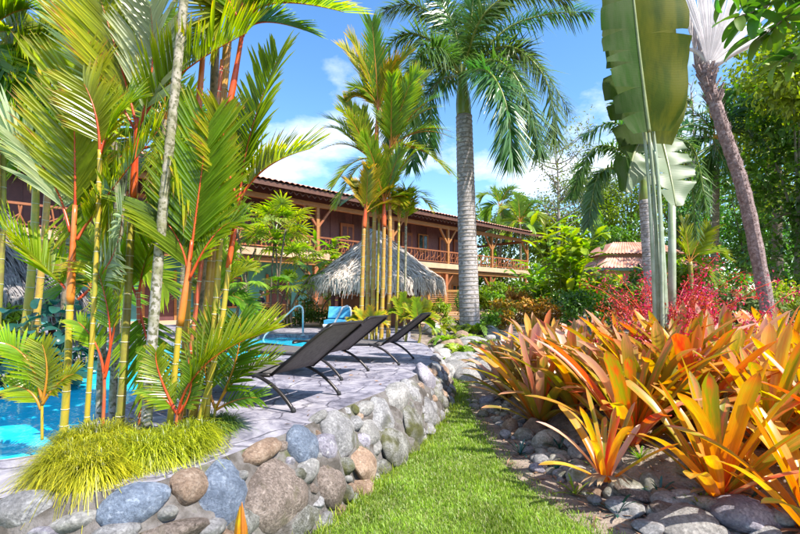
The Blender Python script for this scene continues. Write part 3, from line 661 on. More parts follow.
# ------------------------------------------------------------------ plant builders
def bez(p, n):
    """points on the curve through 2 or 3 (quadratic) or 4+ (chained) way points"""
    p = [V(q) for q in p]
    if len(p) == 2: return [p[0].lerp(p[1], i / n) for i in range(n + 1)]
    if len(p) == 3:
        c = p[1] * 2 - (p[0] + p[2]) / 2
        return [p[0] * (1 - t) ** 2 + c * 2 * t * (1 - t) + p[2] * t * t for t in [i / n for i in range(n + 1)]]
    out = []; m = len(p) - 1
    for i in range(n + 1):
        u = i / n * m; k = min(int(u), m - 1); t = u - k
        a, b, c, d = p[max(k - 1, 0)], p[k], p[k + 1], p[min(k + 2, m)]
        out.append(0.5 * ((2 * b) + (c - a) * t + (2 * a - 5 * b + 4 * c - d) * t * t + (3 * b - a - 3 * c + d) * t ** 3))
    return out

LEAFLET_T = (0.0, 0.22, 0.55, 0.82, 1.0)
LEAFLET_W = (0.45, 1.0, 0.95, 0.6, 0.06)
def frond(way, facing, L, n=30, width=0.035, a0=62, a1=22, vee=18, droop=0.12, start=0.16, rr=0.011, jit=0.12, plume=0.0, fold=0.25, tipk=0.4, segs=5):
    """a feather leaf: (leaflet mesh, stalk mesh)"""
    lf, rc = MB(), MB(); pts = bez(way, 24); K = len(pts) - 1
    rc.tube(pts, [rr * (1.25 - 1.05 * i / K) for i in range(K + 1)], 6)
    F = V(facing).normalized()
    T_, W_ = (LEAFLET_T, LEAFLET_W) if segs == 5 else ((0, 0.4, 1.0), (0.6, 1.0, 0.05))
    for k in range(n):
        s = start + (1 - start) * (k + 0.5) / n
        for sd in (-1, 1):
            u = min(max(s + rng.uniform(-0.3, 0.3) / n, 0), 0.999) * K; i = int(u); p = pts[i].lerp(pts[i + 1], u - i)
            T = (pts[i + 1] - pts[i]).normalized(); N = (F - T * F.dot(T))
            if N.length < 1e-3: N = T.orthogonal()
            N.normalize(); S = T.cross(N) * sd
            a = R(a0 + (a1 - a0) * s ** 1.2 + rng.uniform(-5, 5)); v = R(vee + rng.uniform(-8, 8) + (rng.uniform(-plume, plume) if plume else 0))
            D = (T * math.cos(a) + S * math.sin(a) * math.cos(v) + N * math.sin(a) * math.sin(v)).normalized()
            q = (s - start) / (1 - start)
            prof = (0.62 + 0.38 * math.sin(math.pi * min(1, q * 1.25 + 0.12))) if q < 0.7 else 1 - (1 - tipk) * ((q - 0.7) / 0.3) ** 1.5 * 1.0
            l = L * prof * (1 + rng.uniform(-jit, jit)); dr = droop * (1 + rng.uniform(-0.5, 0.6))
            vs, uvs = [], []
            for t, w in zip(T_, W_):
                c = p + D * (l * t) - V((0, 0, dr * l * t * t))
                dd = (D - V((0, 0, 2 * dr * t))).normalized(); X = dd.cross(N)
                if X.length < 1e-3: X = dd.orthogonal()
                X.normalize(); hw = width / 2 * w * (0.75 + 0.25 * prof); up = X.cross(dd) * hw * fold
                if fold > 0 and segs == 5:
                    vs += [c - X * hw + up, c - up, c + X * hw + up]; uvs += [(0, t), (.5, t), (1, t)]
                else:
                    vs += [c - X * hw, c + X * hw]; uvs += [(0, t), (1, t)]
            if fold > 0 and segs == 5:
                fs = [f for j in range(len(T_) - 1) for f in ((3 * j, 3 * j + 1, 3 * j + 4, 3 * j + 3), (3 * j + 1, 3 * j + 2, 3 * j + 5, 3 * j + 4))]
            else:
                fs = [(2 * j, 2 * j + 1, 2 * j + 3, 2 * j + 2) for j in range(len(T_) - 1)]
            lf.add(vs, fs, 0, uvs)
    return lf, rc

def add_frond(r, way, facing, L, mat='lip', rmat='red_rachis', **kw):
    lf, rc = frond(way, facing, L, **kw)
    f = part('frond', lf, M[mat], r); part('leaf_stalk', rc, M[rmat], f, smooth=True, base=r.location)
    return f

def cane(r, pts, rad, mat, ring=True, gap=0.14, name='trunk', ringmat='ring', n=10, fine=None, bulge=1.1):
    """ringed stem through way points"""
    mb = MB(); path = bez(pts, fine or 26); K = len(path) - 1
    r0, r1 = rad
    mb.tube(path, [r0 + (r1 - r0) * i / K + 0.03 * r0 * noise.noise(path[i] * 5) for i in range(K + 1)], n)
    o = part(name, mb, M[mat], r, smooth=True)
    if ring:
        rb = MB(); acc = 0; nxt = gap * rng.uniform(0.4, 1)
        for i in range(K):
            seg = (path[i + 1] - path[i]); 
            while acc + seg.length > nxt:
                c = path[i] + seg * ((nxt - acc) / seg.length); t = seg.normalized(); q = r0 + (r1 - r0) * i / K
                h = max(0.004, 0.10 * q)
                rb.tube([c - t * h, c - t * h * .4, c + t * h * .4, c + t * h], [q * 0.98, q * bulge, q * bulge, q * 0.98], n)
                nxt += gap * rng.uniform(0.8, 1.2)
            acc += seg.length
        k_ = 4 * n; nr = len(rb.v) // k_
        if nr > 45:
            rg_ = part('growth_ring', rb, M[ringmat], o, smooth=True, base=r.location); rg_['kind'] = 'stuff'
        else:
            per = len(rb.f) // max(nr, 1)
            for q in range(nr):
                one = MB(); one.v = rb.v[q * k_:(q + 1) * k_]; one.f = [[i - q * k_ for i in f] for f in rb.f[q * per:(q + 1) * per]]; one.m = [0] * per
                part('growth_ring', one, M[ringmat], o, smooth=True, base=r.location)
    return o

def shaft(r, pts, rad, mat, name='crownshaft'):
    mb = MB(); path = bez(pts, 10); K = 10
    mb.tube(path, [rad[0] * (1 + 0.14 * math.sin(math.pi * min(1, i / 6))) + (rad[1] - rad[0]) * i / K for i in range(K + 1)], 10)
    return part(name, mb, M[mat], r, smooth=True)

def strap(L, W, bend, chan=0.35, segs=10, tip=0.16, base=0.75, twist=0.0, seed=0, across=4, side=0.0):
    """strap leaf in local space: starts at 0, runs along +x curving down (bend, radians); +z is its upper side"""
    mb = MB(); vs, uvs = [], []; rr = random.Random(seed); p = V((0, 0, 0)); ang = 0.0
    yaw = 0.0
    for i in range(segs + 1):
        t = 1 - (1 - i / segs) ** 1.35
        d = V((math.cos(ang) * math.cos(yaw), math.cos(ang) * math.sin(yaw), math.sin(ang))); nz = V((-math.sin(ang), 0, math.cos(ang)))
        w = W / 2 * (base + (1 - base) * min(1, t * 2.2))
        if t > 1 - tip: w *= max(0.0, 1 - ((t - (1 - tip)) / tip) ** 1.7) * 0.98 + 0.02
        tw = twist * t
        for j in range(across + 1):
            u = j / across * 2 - 1
            y = u * w; z = chan * w * (u * u - 0.35) * (1 - 0.5 * t)
            vs.append(p + V((0, 1, 0)) * (y * math.cos(tw)) + nz * (z + y * math.sin(tw))); uvs.append((j / across, t))
        t2 = 1 - (1 - min(1, (i + 1) / segs)) ** 1.35
        ang -= bend * (0.3 + 1.4 * t) * (t2 - t) + rr.uniform(-0.02, 0.02); yaw += side * (t2 - t)
        p = p + d * (L * (t2 - t))
    k = across + 1
    mb.add(vs, [(i * k + j, i * k + j + 1, (i + 1) * k + j + 1, (i + 1) * k + j) for i in range(segs) for j in range(across)], 0, uvs)
    return mb

def leaf_cloud(name, centres, n, size, seed, aspect=2.2, drop=0.3, shell=0.55, flat=0.8):
    """n leaf-sized folded faces spread through ellipsoid clumps [(c, rx, ry, rz)]"""
    g = np.random.default_rng(seed); vol = np.array([c[1] * c[2] * c[3] for c in centres]) ** 0.75
    idx = g.choice(len(centres), n, p=vol / vol.sum())
    C = np.array([tuple(c[0]) for c in centres]); RR = np.array([[c[1], c[2], c[3]] for c in centres])
    d = g.normal(size=(n, 3)); d /= np.linalg.norm(d, axis=1)[:, None]
    rad = (shell + (1 - shell) * g.random(n)) * (1 + 0.10 * g.normal(size=n))
    pos = C[idx] + d * RR[idx] * rad[:, None]
    out = d * 0.7 + g.normal(size=(n, 3)) * 0.6 + np.array([0, 0, 0.1]); out[:, 2] -= drop
    out /= np.linalg.norm(out, axis=1)[:, None]
    nr = g.normal(size=(n, 3)) * (1 - flat) + np.array([0, 0, flat]) + d * 0.5
    side = np.cross(out, nr); side /= (np.linalg.norm(side, axis=1)[:, None] + 1e-9); up = np.cross(side, out)
    L = size * g.uniform(0.6, 1.3, n)[:, None]; W = L / aspect / 2
    v = np.empty((n, 6, 3))
    v[:, 0] = pos; v[:, 1] = pos + out * L * .42 + side * W + up * W * .35; v[:, 2] = pos + out * L * .42 - side * W + up * W * .35
    v[:, 3] = pos + out * L * .45; v[:, 4] = pos + out * L - up * L * .12; v[:, 5] = pos + out * L * .02
    b = np.arange(n)[:, None] * 6
    tri = np.concatenate([b + [0, 1, 3], b + [0, 3, 2], b + [1, 4, 3], b + [3, 4, 2]], 0)
    uv = np.tile(np.array([[.5, 0], [1, .4], [0, .4], [.5, .45], [.5, 1], [.5, 0]]), (n, 1))
    return mesh_np(name, v.reshape(-1, 3), tri, uv)

def tree(name, label, base, top, crown, mat, n=5000, leafsize=0.3, trunk_r=0.18, bark='bark', group=None, cat='tree', seed=1, limbs=8, clumps=22, shell=0.45, aspect=2.2, drop=0.3, trunk=True, crown_name='crown'):
    """base point, crown centre, crown radii"""
    base = V(base); rr = random.Random(seed); c = V(top); r = root(name, base, label, cat, group)
    cl = []
    for i in range(clumps):
        d = V((rr.gauss(0, 1), rr.gauss(0, 1), rr.gauss(0, 1))).normalized(); k = rr.uniform(0.35, 0.98)
        q = V((d.x * crown[0] * k, d.y * crown[1] * k, d.z * crown[2] * k)); s = rr.uniform(0.24, 0.42)
        cl.append((c - base + q, crown[0] * s, crown[1] * s, crown[2] * s * 0.8))
    put(crown_name, leaf_cloud(crown_name, cl, n, leafsize, seed, aspect=aspect, shell=shell, drop=drop), M[mat], r)
    if trunk:
        mb = MB(); h = c - base; mid = h * 0.5 + V((rr.uniform(-.3, .3), rr.uniform(-.3, .3), 0)) * trunk_r * 3
        fork = h * 0.72
        mb.tube(bez([V((0, 0, -0.2)), mid, h + V((0, 0, crown[2] * .4))], 12), [trunk_r * (1.25 - 1.1 * i / 12) for i in range(13)], 8)
        t = part('trunk', mb, M[bark], r, smooth=True, world=False)
        for i in range(limbs):
            q = cl[i % len(cl)][0]; s = h * rr.uniform(0.45, 0.95); m_ = s.lerp(q, 0.5) + V((0, 0, rr.uniform(0, .12) * crown[2])); lb = MB()
            lb.tube(bez([s, m_, q], 7), [trunk_r * 0.42 * (1 - 0.85 * j / 7) for j in range(8)], 6); part('limb', lb, M[bark], t, smooth=True, world=False)
    return r

def fan_leaf(mb, centre, axis, facing, L, nseg=14, spread=125, width=0.05, droop=0.15, join=0.25):
    axis = V(axis).normalized(); F = V(facing); F = (F - axis * F.dot(axis)).normalized(); S = axis.cross(F)
    for k in range(nseg):
        a = R(-spread + 2 * spread * k / (nseg - 1) + rng.uniform(-3, 3)); D = axis * math.cos(a) + S * math.sin(a)
        l = L * (0.75 + 0.25 * math.cos(a)) * rng.uniform(0.9, 1.05); X = D.cross(F).normalized(); vs, uvs = [], []
        for t, w in ((0.02, 0.25), (0.35, 0.9), (0.7, 0.8), (1.0, 0.08)):
            c = V(centre) + D * l * t - V((0, 0, droop * l * t * t)) + F * 0.03 * l * math.sin(math.pi * t); hw = width / 2 * w
            vs += [c - X * hw, c + F * hw * .4, c + X * hw]; uvs += [(0, t), (.5, t), (1, t)]
        mb.add(vs, [f for j in range(3) for f in ((3 * j, 3 * j + 1, 3 * j + 4, 3 * j + 3), (3 * j + 1, 3 * j + 2, 3 * j + 5, 3 * j + 4))], 0, uvs)

def fan_palm(name, label, base, height, nleaf, L, mat, group=None, seed=0, cat='palm', canes=3, nseg=12, width=0.05, spread_xy=0.5):
    """clump of thin canes carrying fans"""
    r = root(name, base, label, cat, group); rr = random.Random(seed)
    heads = []
    for c in range(canes):
        x, y = rr.uniform(-.25, .25), rr.uniform(-.25, .25); top = V((x + rr.uniform(-.5, .5) * spread_xy, y + rr.uniform(-.5, .5) * spread_xy, height * rr.uniform(0.65, 1)))
        mb = MB(); mb.tube(bez([V((x, y, -0.1)), V((x, y, height * .4)), top], 8), 0.03, 7); part('trunk', mb, M['bark'], r, smooth=True, world=False); heads.append(top)
    for k in range(nleaf):
        h = heads[k % len(heads)]; mb = MB(); a = k * 2.4 + rr.uniform(-.3, .3); el = rr.uniform(-0.2, 1.2)
        d = V((math.cos(a) * math.cos(el), math.sin(a) * math.cos(el), math.sin(el))); pl = L * rr.uniform(0.6, 1.1); c = h + d * pl
        mb.tube([h - V((0, 0, rr.uniform(0, .25) * height)), h + d * pl * .5, c], [0.012, 0.01, 0.007], 5)
        fc = (V((0, 0, 1)) * math.cos(el) - V((math.cos(a), math.sin(a), 0)) * math.sin(el))
        fan_leaf(mb, c, d - V((0, 0, 0.25)), fc, L * rr.uniform(0.8, 1.1), nseg, 120, width, 0.25)
        part('fan_leaf', mb, M[mat], r, world=False)
    return r

def big_leaf(L, W, bend, seed, tears=0.0):
    """broad paddle leaf, local space like strap(), with short stalk"""
    mb = MB(); segs, ac = 10, 4; vs, uvs = [], []; p = V((0, 0, 0)); ang = 0.0
    for i in range(segs + 1):
        t = i / segs; w = W / 2 * (math.sin(math.pi * min(1, t * 0.93 + 0.05)) ** 0.55); d = V((math.cos(ang), 0, math.sin(ang))); nz = V((-math.sin(ang), 0, math.cos(ang)))
        for j in range(ac + 1):
            u = j / ac * 2 - 1; vs.append(p + V((0, u * w, 0)) + nz * (abs(u) * w * 0.28 + 0.03 * W * math.sin(9 * t + seed) * u)); uvs.append((j / ac, t))
        ang -= bend * (0.4 + 1.2 * t) / segs; p = p + d * (L / segs)
    k = ac + 1; mb.add(vs, [(i * k + j, i * k + j + 1, (i + 1) * k + j + 1, (i + 1) * k + j) for i in range(segs) for j in range(ac)], 0, uvs)
    return mb

def orient(az, el, roll=0.0):
    return Matrix.Rotation(az, 4, 'Z') @ Matrix.Rotation(-el, 4, 'Y') @ Matrix.Rotation(roll, 4, 'X')

LEAFBANK = {}
def bank(key, make, mat, n=5):
    if key not in LEAFBANK:
        LEAFBANK[key] = []
        for s in range(n):
            me = make(s).mesh('leaf', smooth=True); me.materials.append(M[mat]); LEAFBANK[key].append(me)
    return LEAFBANK[key]

def ginger(name, label, base, h, stems, mat, group=None, seed=0, L=0.7, W=0.17, cat='plant', per=9, lean=0.35):
    """clump of leafy canes, each leaf its own part"""
    r = root(name, base, label, cat, group); rr = random.Random(seed)
    ms = bank(('ginger', mat, round(L, 2)), lambda s: big_leaf(L, W, 0.5 + 0.25 * s, s), mat)
    for s in range(stems):
        a = rr.uniform(0, 6.28); k = rr.uniform(0.1, 1) * lean; hh = h * rr.uniform(0.6, 1.0); b = V((rr.uniform(-.3, .3), rr.uniform(-.3, .3), 0)) * h * 0.3
        top = b + V((math.cos(a) * k * hh, math.sin(a) * k * hh, hh)); path = bez([b, b.lerp(top, .5) + V((0, 0, .08 * hh)), top], 10)
        mb = MB(); mb.tube(path, [0.02 * (1.2 - i / 12) for i in range(11)], 6); part('stem', mb, M['green_rachis'], r, smooth=True, world=False)
        for q in range(per):
            t = 0.3 + 0.7 * q / (per - 1); p = path[min(10, int(t * 10))]
            o = put('leaf', ms[rr.randrange(5)], parent=r)
            o.matrix_basis = Matrix.Translation(p) @ orient(q * 2.5 + a + rr.uniform(-.4, .4), rr.uniform(0.1, 0.9)) @ Matrix.Scale(rr.uniform(0.7, 1.15), 4)
    return r

def bush(name, label, base, rad, mat, n=1500, leafsize=0.12, group=None, seed=1, cat='shrub', clumps=10, aspect=2.0, drop=0.2):
    base = V(base); return tree(name, label, base, base + V((0, 0, rad[2] * 0.95)), rad, mat, n, leafsize, trunk_r=0.03, group=group, cat=cat, seed=seed, limbs=5, clumps=clumps, shell=0.3, aspect=aspect, drop=drop, crown_name='foliage')

# ------------------------------------------------------------------ lodge (local x along the facade, y inwards, z up)
LO = V((-5.32, 21.56, 0.0)); LA = math.atan2(0.688, 0.726); LC, LS = math.cos(LA), math.sin(LA)
def lodge_u(px, yin):
    k = (px - CX) / F_PX
    return (k * (LO.y + yin * LC) - (LO.x - yin * LS)) / (LC - k * LS)
lodge = root('lodge', LO, 'two storey timber lodge with red tiled roof, long balcony and maroon plank walls', 'building', rz=LA)
def lp(name, mats, fn, parent=None, smooth=False):
    mb = MB(); fn(mb); return part(name, mb, mats, parent or lodge, smooth=smooth, world=False)
U0, U1 = -16.0, 25.4; ZF, ZS, ZE = 4.0, 3.66, 7.06
lp('terrace_floor', M['slab'], lambda b: b.box(U0, 24.0, -0.6, 8.0, 0.0, 0.55))
slab = lp('balcony_slab', M['slab'], lambda b: b.box(U0, 23.5, 0.7, 8.0, ZS, ZF))
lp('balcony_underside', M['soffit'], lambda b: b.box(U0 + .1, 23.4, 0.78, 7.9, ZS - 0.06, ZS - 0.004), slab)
def roof_mesh(b):
    pitch = 0.3; k = int((U1 - U0) / pitch * 4)
    for sgn, y0, z0, y1, z1 in ((0, -0.12, ZE + 0.06, 5.6, ZE + 1.75), (1, 5.6, ZE + 1.75, 11.3, ZE + 0.06)):
        vs = []
        for i in range(k + 1):
            u = U0 + (U1 - U0) * i / k; w = (0.0, 0.045, 0.07, 0.045)[i % 4]
            vs += [(u, y0, z0 + w), (u, y1, z1 + w)]
        b.add(vs, [(2 * i, 2 * i + 2, 2 * i + 3, 2 * i + 1) for i in range(k)])
rf = lp('roof', M['tile'], roof_mesh)
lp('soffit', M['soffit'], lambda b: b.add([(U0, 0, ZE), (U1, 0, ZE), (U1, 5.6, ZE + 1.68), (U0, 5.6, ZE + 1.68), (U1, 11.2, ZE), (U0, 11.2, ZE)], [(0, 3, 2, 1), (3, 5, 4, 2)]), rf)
lp('fascia', M['eave_trim'], lambda b: b.box(U0, U1, -0.02, 0.03, ZE - 0.2, ZE + 0.03), rf)
lp('gutter_lattice', M['eave_trim'], lambda b: [b.bar((U0 + 0.35 * i, 0.2, ZE - 0.36), (U0 + 0.35 * (i + 1), 0.2, ZE - 0.02), 0.03, 0.05) or b.bar((U0 + 0.35 * (i + 1), 0.2, ZE - 0.36), (U0 + 0.35 * i, 0.2, ZE - 0.02), 0.03, 0.05) for i in range(0, 118)], rf)
def rafters(b):
    for i in range(42):
        u = U0 + 0.6 + i * 0.98; b.bar((u, 0.06, ZE - 0.1), (u, 5.4, ZE + 1.5), 0.08, 0.14)
lp('rafters', M['wood_d'], rafters, rf)
lp('barge_board', M['lodge_wood'], lambda b: (b.bar((U1 + 0.02, -0.1, ZE), (U1 + 0.02, 5.6, ZE + 1.69), 0.05, 0.22), b.bar((U1 + 0.02, 5.6, ZE + 1.69), (U1 + 0.02, 11.2, ZE), 0.05, 0.22)), rf)
POSTS = [23.2, 18.0, 12.75, 7.5, 2.1, -3.2, -8.5, -13.8]
lp('eave_beam', M['lodge_wood'], lambda b: b.box(U0, 24.6, 0.78, 0.96, 6.42, 6.66))
for i, u in enumerate(POSTS):
    po = lp('post', M['lodge_wood'], lambda b: b.box(u - 0.09, u + 0.09, 0.79, 0.95, ZF + 0.004, 6.42))
    for s in (-1, 1):
        if i == 0 and s > 0: continue
        lp('brace', M['lodge_wood'] if i != 4 else M['wood_r'], lambda b: b.bar((u + s * 0.08, 0.87, 5.45), (u + s * 0.85, 0.87, 6.44), 0.11, 0.12, (0, 1, 0)), po)
    po = lp('post', M['wood_r'], lambda b: b.box(u - 0.12, u + 0.12, 0.95, 1.19, 0.55, ZS - 0.06))
    for s in (-1, 1):
        lp('brace', M['wood_r'], lambda b: b.bar((u + s * 0.1, 1.07, 2.5), (u + s * 0.95, 1.07, ZS - 0.1), 0.11, 0.12, (0, 1, 0)), po)
    if i < 3: lp('post', M['wood_r'], lambda b: b.box(u - 0.09, u + 0.09, 7.5, 7.68, 0.55, ZE + 0.9))
lp('end_beam', M['wood_r'], lambda b: b.box(23.1, 23.3, 0.97, 7.6, 6.44, 6.62))
# balustrades, one for each bay, of crooked sticks
rb = random.Random(5)
def balustrade(u0, u1):
    def f(b):
        b.box(u0, u1, 0.80, 0.90, ZF + 0.80, ZF + 0.88); b.box(u0, u1, 0.82, 0.88, ZF + 0.10, ZF + 0.15)
        k = int((u1 - u0) / 0.26)
        for i in range(k):
            x = u0 + (i + 0.5) * (u1 - u0) / k; j = rb.uniform(-.16, .16)
            b.tube([(x, 0.85, ZF + 0.12), (x + j, 0.85 + rb.uniform(-.03, .03), ZF + 0.45), (x + rb.uniform(-.1, .1), 0.85, ZF + 0.82)], 0.03, 6)
            if i % 2: b.bar((x - 0.2, 0.85, ZF + 0.25 + rb.uniform(-.05, .2)), (x + 0.15, 0.85, ZF + 0.55 + rb.uniform(-.1, .15)), 0.04, 0.04)
    return f
for a, c in zip(POSTS[1:], POSTS): lp('balustrade', M['wood_r'], balustrade(a + 0.1, c - 0.1))
def end_rail(b):
    b.box(23.2, 23.3, 1.0, 7.4, ZF + 0.80, ZF + 0.88)
    for i in range(24): b.tube([(23.25, 1.1 + i * .26, ZF), (23.25 + rb.uniform(-.03, .03), 1.1 + i * .26 + rb.uniform(-.1, .1), ZF + .45), (23.25, 1.1 + i * .26, ZF + .82)], 0.03, 6)
lp('balustrade', M['wood_r'], end_rail)
# upper walls: planks, doors, windows
uw = lp('upper_wall', M['wood_d'], lambda b: (b.box(U0, 18.0, 2.62, 2.74, ZF, ZE + 0.6), b.box(17.88, 18.0, 2.75, 7.8, ZF, ZE + 0.9), b.box(U0, 17.8, 7.8, 7.9, ZF, ZE + .7)))
plk = MB(); plk.box(-0.27, 0.27, 0, 0.035, 0, 2.9); plk_me = plk.mesh('plank')
plk_me.materials.append(M['wood_d'])
for i in range(61):
    o = put('plank', plk_me, parent=uw); o.location = (U0 + 0.4 + i * 0.555, 2.58 + 0.012 * (i % 3), ZF + 0.004)
plk2 = MB(); plk2.box(-0.27, 0.27, -0.035, 0, 0, 2.9); plk2_me = plk2.mesh('plank'); plk2_me.materials.append(M['wood_r'])
for i in range(9):
    o = put('plank', plk2_me, parent=uw); o.location = (18.01 + 0.01 * (i % 2), 2.95 + i * 0.55, ZF + 0.004); o.rotation_euler = (0, 0, R(90))
for u, w in ((15.9, 1.0), (14.2, 0.9), (10.4, 1.0), (9.0, 0.9), (5.3, 1.0), (0.2, 1.0), (-6, 1.0)):
    d = lp('door', M['wood_r'], lambda b: b.box(u - w / 2, u + w / 2, 2.50, 2.57, ZF + 0.01, ZF + 2.15))
    lp('panel', M['wood_d'], lambda b: (b.box(u - w * .36, u - w * .05, 2.485, 2.499, ZF + .2, ZF + 1.95), b.box(u + w * .05, u + w * .36, 2.485, 2.499, ZF + .2, ZF + 1.95)), d)
for u in (16.95, 12.0, 7.0, 2.9, -2.0):
    w_ = lp('window', M['lodge_wood'], lambda b: [b.box(u - .5, u + .5, 2.50, 2.56, z, z + .08) for z in (ZF + .95, ZF + 2.1)] + [b.box(x - .04, x + .04, 2.50, 2.56, ZF + 1.03, ZF + 2.1) for x in (u - .46, u, u + .46)])
    lp('pane', M['dark_glass'], lambda b: b.box(u - .45, u + .45, 2.53, 2.545, ZF + 1.0, ZF + 2.12), w_)
# ground floor
gw = lp('lower_wall', M['brick'], lambda b: (b.box(3.2, 17.9, 3.0, 3.15, 0.55, ZS - 0.07), b.box(17.75, 17.9, 3.2, 7.6, .55, ZS - .07)))
lp('teal_wall', M['teal_wall'], lambda b: b.box(U0, 3.2, 3.0, 3.14, 0.55, ZS - 0.07))
for u, w in ((0.9, 1.1), (4.6, 1.0), (9.4, 1.6), (-5, 1.2)):
    d = lp('door', M['wood_d'], lambda b: b.box(u - w / 2, u + w / 2, 2.93, 2.99, 0.56, 2.75))
    lp('frame', M['lodge_wood'], lambda b: [b.box(x - .06, x + .06, 2.90, 2.985, 0.56, 2.88) for x in (u - w / 2 - .07, u + w / 2 + .07)], d)
for u in (6.4, 7.6, 11.4, 12.5, 13.7, 14.8, 16.2, -1.6, -3.0):
    w_ = lp('window', M['lodge_wood'], lambda b: [b.box(u - .5, u + .5, 2.90, 2.985, z, z + .08) for z in (1.1, 1.75, 2.6)] + [b.box(x - .04, x + .04, 2.90, 2.985, 1.18, 2.6) for x in (u - .46, u, u + .46)])
    lp('pane', M['dark_glass'], lambda b: b.box(u - .45, u + .45, 2.95, 2.97, 1.1, 2.66), w_)
lp('lower_beam', M['lodge_wood'], lambda b: b.box(U0, 23.4, 0.9, 1.1, 3.36, 3.59))

# ------------------------------------------------------------------ small tiled bungalow far behind the bed
bg = root('bungalow', (18.2, 34.0, 0.5), 'small cream bungalow with two tiers of red clay tile roof among the trees', 'building')
def bp_(name, mats, fn, parent=None):
    mb = MB(); fn(mb); return part(name, mb, mats, parent or bg, world=False)
bp_('wall', M['cream'], lambda b: b.box(-2.6, 3.2, 0.0, 5, 0, 3.4))
def hip(b, x0, x1, y0, y1, z0, z1, inset, pitch=0.26):
    k = int((x1 - x0) / pitch * 4)
    vs = []
    for i in range(k + 1):
        t = i / k; w = (0, .05, .07, .05)[i % 4]; xb = x0 + (x1 - x0) * t; xt = x0 + inset + (x1 - x0 - 2 * inset) * t
        vs += [(xb, y0, z0 + w), (xt, y0 + inset, z1 + w)]
    b.add(vs, [(2 * i, 2 * i + 2, 2 * i + 3, 2 * i + 1) for i in range(k)])
    b.add([(x0, y0, z0), (x0, y1, z0), (x0 + inset, y1 - inset, z1), (x0 + inset, y0 + inset, z1), (x1, y0, z0), (x1, y1, z0), (x1 - inset, y1 - inset, z1), (x1 - inset, y0 + inset, z1)],
          [(0, 3, 2, 1), (4, 5, 6, 7), (1, 2, 6, 5), (3, 7, 6, 2)])
lr = bp_('lower_roof', M['tile'], lambda b: hip(b, -3.6, 4.2, -1.3, 6.2, 3.35, 4.2, 1.1))
bp_('fascia', M['green_trim'], lambda b: (b.box(-3.6, 4.2, -1.34, -1.28, 3.16, 3.38), b.box(-3.64, -3.58, -1.3, 6.2, 3.16, 3.38)), lr)
bp_('clerestory', M['brick'], lambda b: b.box(-2.4, 3.0, 0.0, 4.9, 4.0, 4.55))
bp_('upper_roof', M['tile'], lambda b: hip(b, -2.8, 3.4, -0.4, 5.3, 4.5, 5.5, 1.3))
for x in (-1.6, 0.6): 
    w_ = bp_('window', M['wood_d'], lambda b: [b.box(x - .5, x + .5, -0.06, 0.0, z, z + .07) for z in (1.0, 2.3)] + [b.box(q - .035, q + .035, -0.06, 0.0, 1.07, 2.3) for q in (x - .46, x, x + .46)])
    bp_('pane', M['dark_glass'], lambda b: b.box(x - .45, x + .45, -0.03, -0.01, 1.0, 2.35), w_)
bp_('door', M['wood_r'], lambda b: b.box(1.6, 2.5, -0.06, -0.003, 0, 2.1))
for x in (-3.2, 0.0, 3.8): bp_('post', M['wood_r'], lambda b: b.box(x - .09, x + .09, -1.2, -1.02, 0, 3.3))

# ------------------------------------------------------------------ thatched huts
def palapa(label, loc, rad, z_eave, z_top, mat, seed, n=3600, posts=6, skirt=0.32):
    r = root('thatched_hut', loc, label, 'hut'); g = random.Random(seed)
    hgt = z_top - z_eave
    prof = lambda t: (rad * (0.05 + 0.95 * t), z_top - hgt * (t ** 0.86))
    mb = MB(); N = 40; rows = 10
    vs = [(prof(j / rows)[0] * math.cos(6.2832 * i / N) * .97, prof(j / rows)[0] * math.sin(6.2832 * i / N) * .97, prof(j / rows)[1] - .06) for j in range(rows + 1) for i in range(N)]
    mb.add(vs, [(j * N + i, (j + 1) * N + i, (j + 1) * N + (i + 1) % N, j * N + (i + 1) % N) for j in range(rows) for i in range(N)])
    roof_o = part('thatch_roof', mb, M[mat], r, world=False)
    st = MB()
    for k in range(n):
        a = g.uniform(0, 6.2832); t = 1 - g.random() ** 1.3 * 1.0; t = math.sqrt(g.random()) if k % 3 else g.uniform(0.8, 1.0)
        L = g.uniform(0.35, 0.7); p0 = prof(t); dt = L / math.hypot(rad, hgt); t2 = t + dt
        da = g.uniform(-.09, .09); w = g.uniform(0.008, 0.028); lift = g.uniform(0.0, 0.07)
        def q(tt, aa, off):
            if tt <= 1: rr_, zz = prof(tt)
            else: rr_, zz = rad * (1 + 0.25 * (tt - 1)), z_eave - (tt - 1) * math.hypot(rad, hgt) * (0.8 + 0.5 * skirt)
            return V(((rr_ + off) * math.cos(aa), (rr_ + off) * math.sin(aa), zz + off * .8))
        ps = [q(t, a, 0.01), q((t + t2) / 2, a + da * .5, lift), q(t2, a + da, lift * g.uniform(.2, 1.6))]
        side = V((-math.sin(a), math.cos(a), 0)) * w; tw = V((0, 0, g.uniform(-.7, .7))) * w
        vs = []
        for p, k_ in zip(ps, (0.8, 1.0, 0.35)): vs += [p - (side + tw) * k_, p + (side + tw) * k_]
        st.add(vs, [(0, 1, 3, 2), (2, 3, 5, 4)])
    so = part('straw', st, M[mat], roof_o, world=False); so['kind'] = 'stuff'
    for i in range(posts):
        a = 6.2832 * (i + .5) / posts; b = MB(); b.tube([(rad * .72 * math.cos(a), rad * .72 * math.sin(a), 0), (rad * .71 * math.cos(a), rad * .71 * math.sin(a), z_eave + .35)], 0.07, 8)
        part('post', b, M['wood_d'], r, smooth=True, world=False)
    return r
c = P(377, 300, 16.0)
hut = palapa('pale thatched round hut standing beside the pool in front of the timber lodge', (c.x, c.y, 0.55), 2.36, 1.6, 3.5, 'thatch', 3, n=6500)
mbx = MB(); mbx.box(-1.2, 1.2, -0.3, 0.3, 0, 1.0); mbx.box(-1.35, 1.35, -0.42, 0.42, 1.0, 1.08)
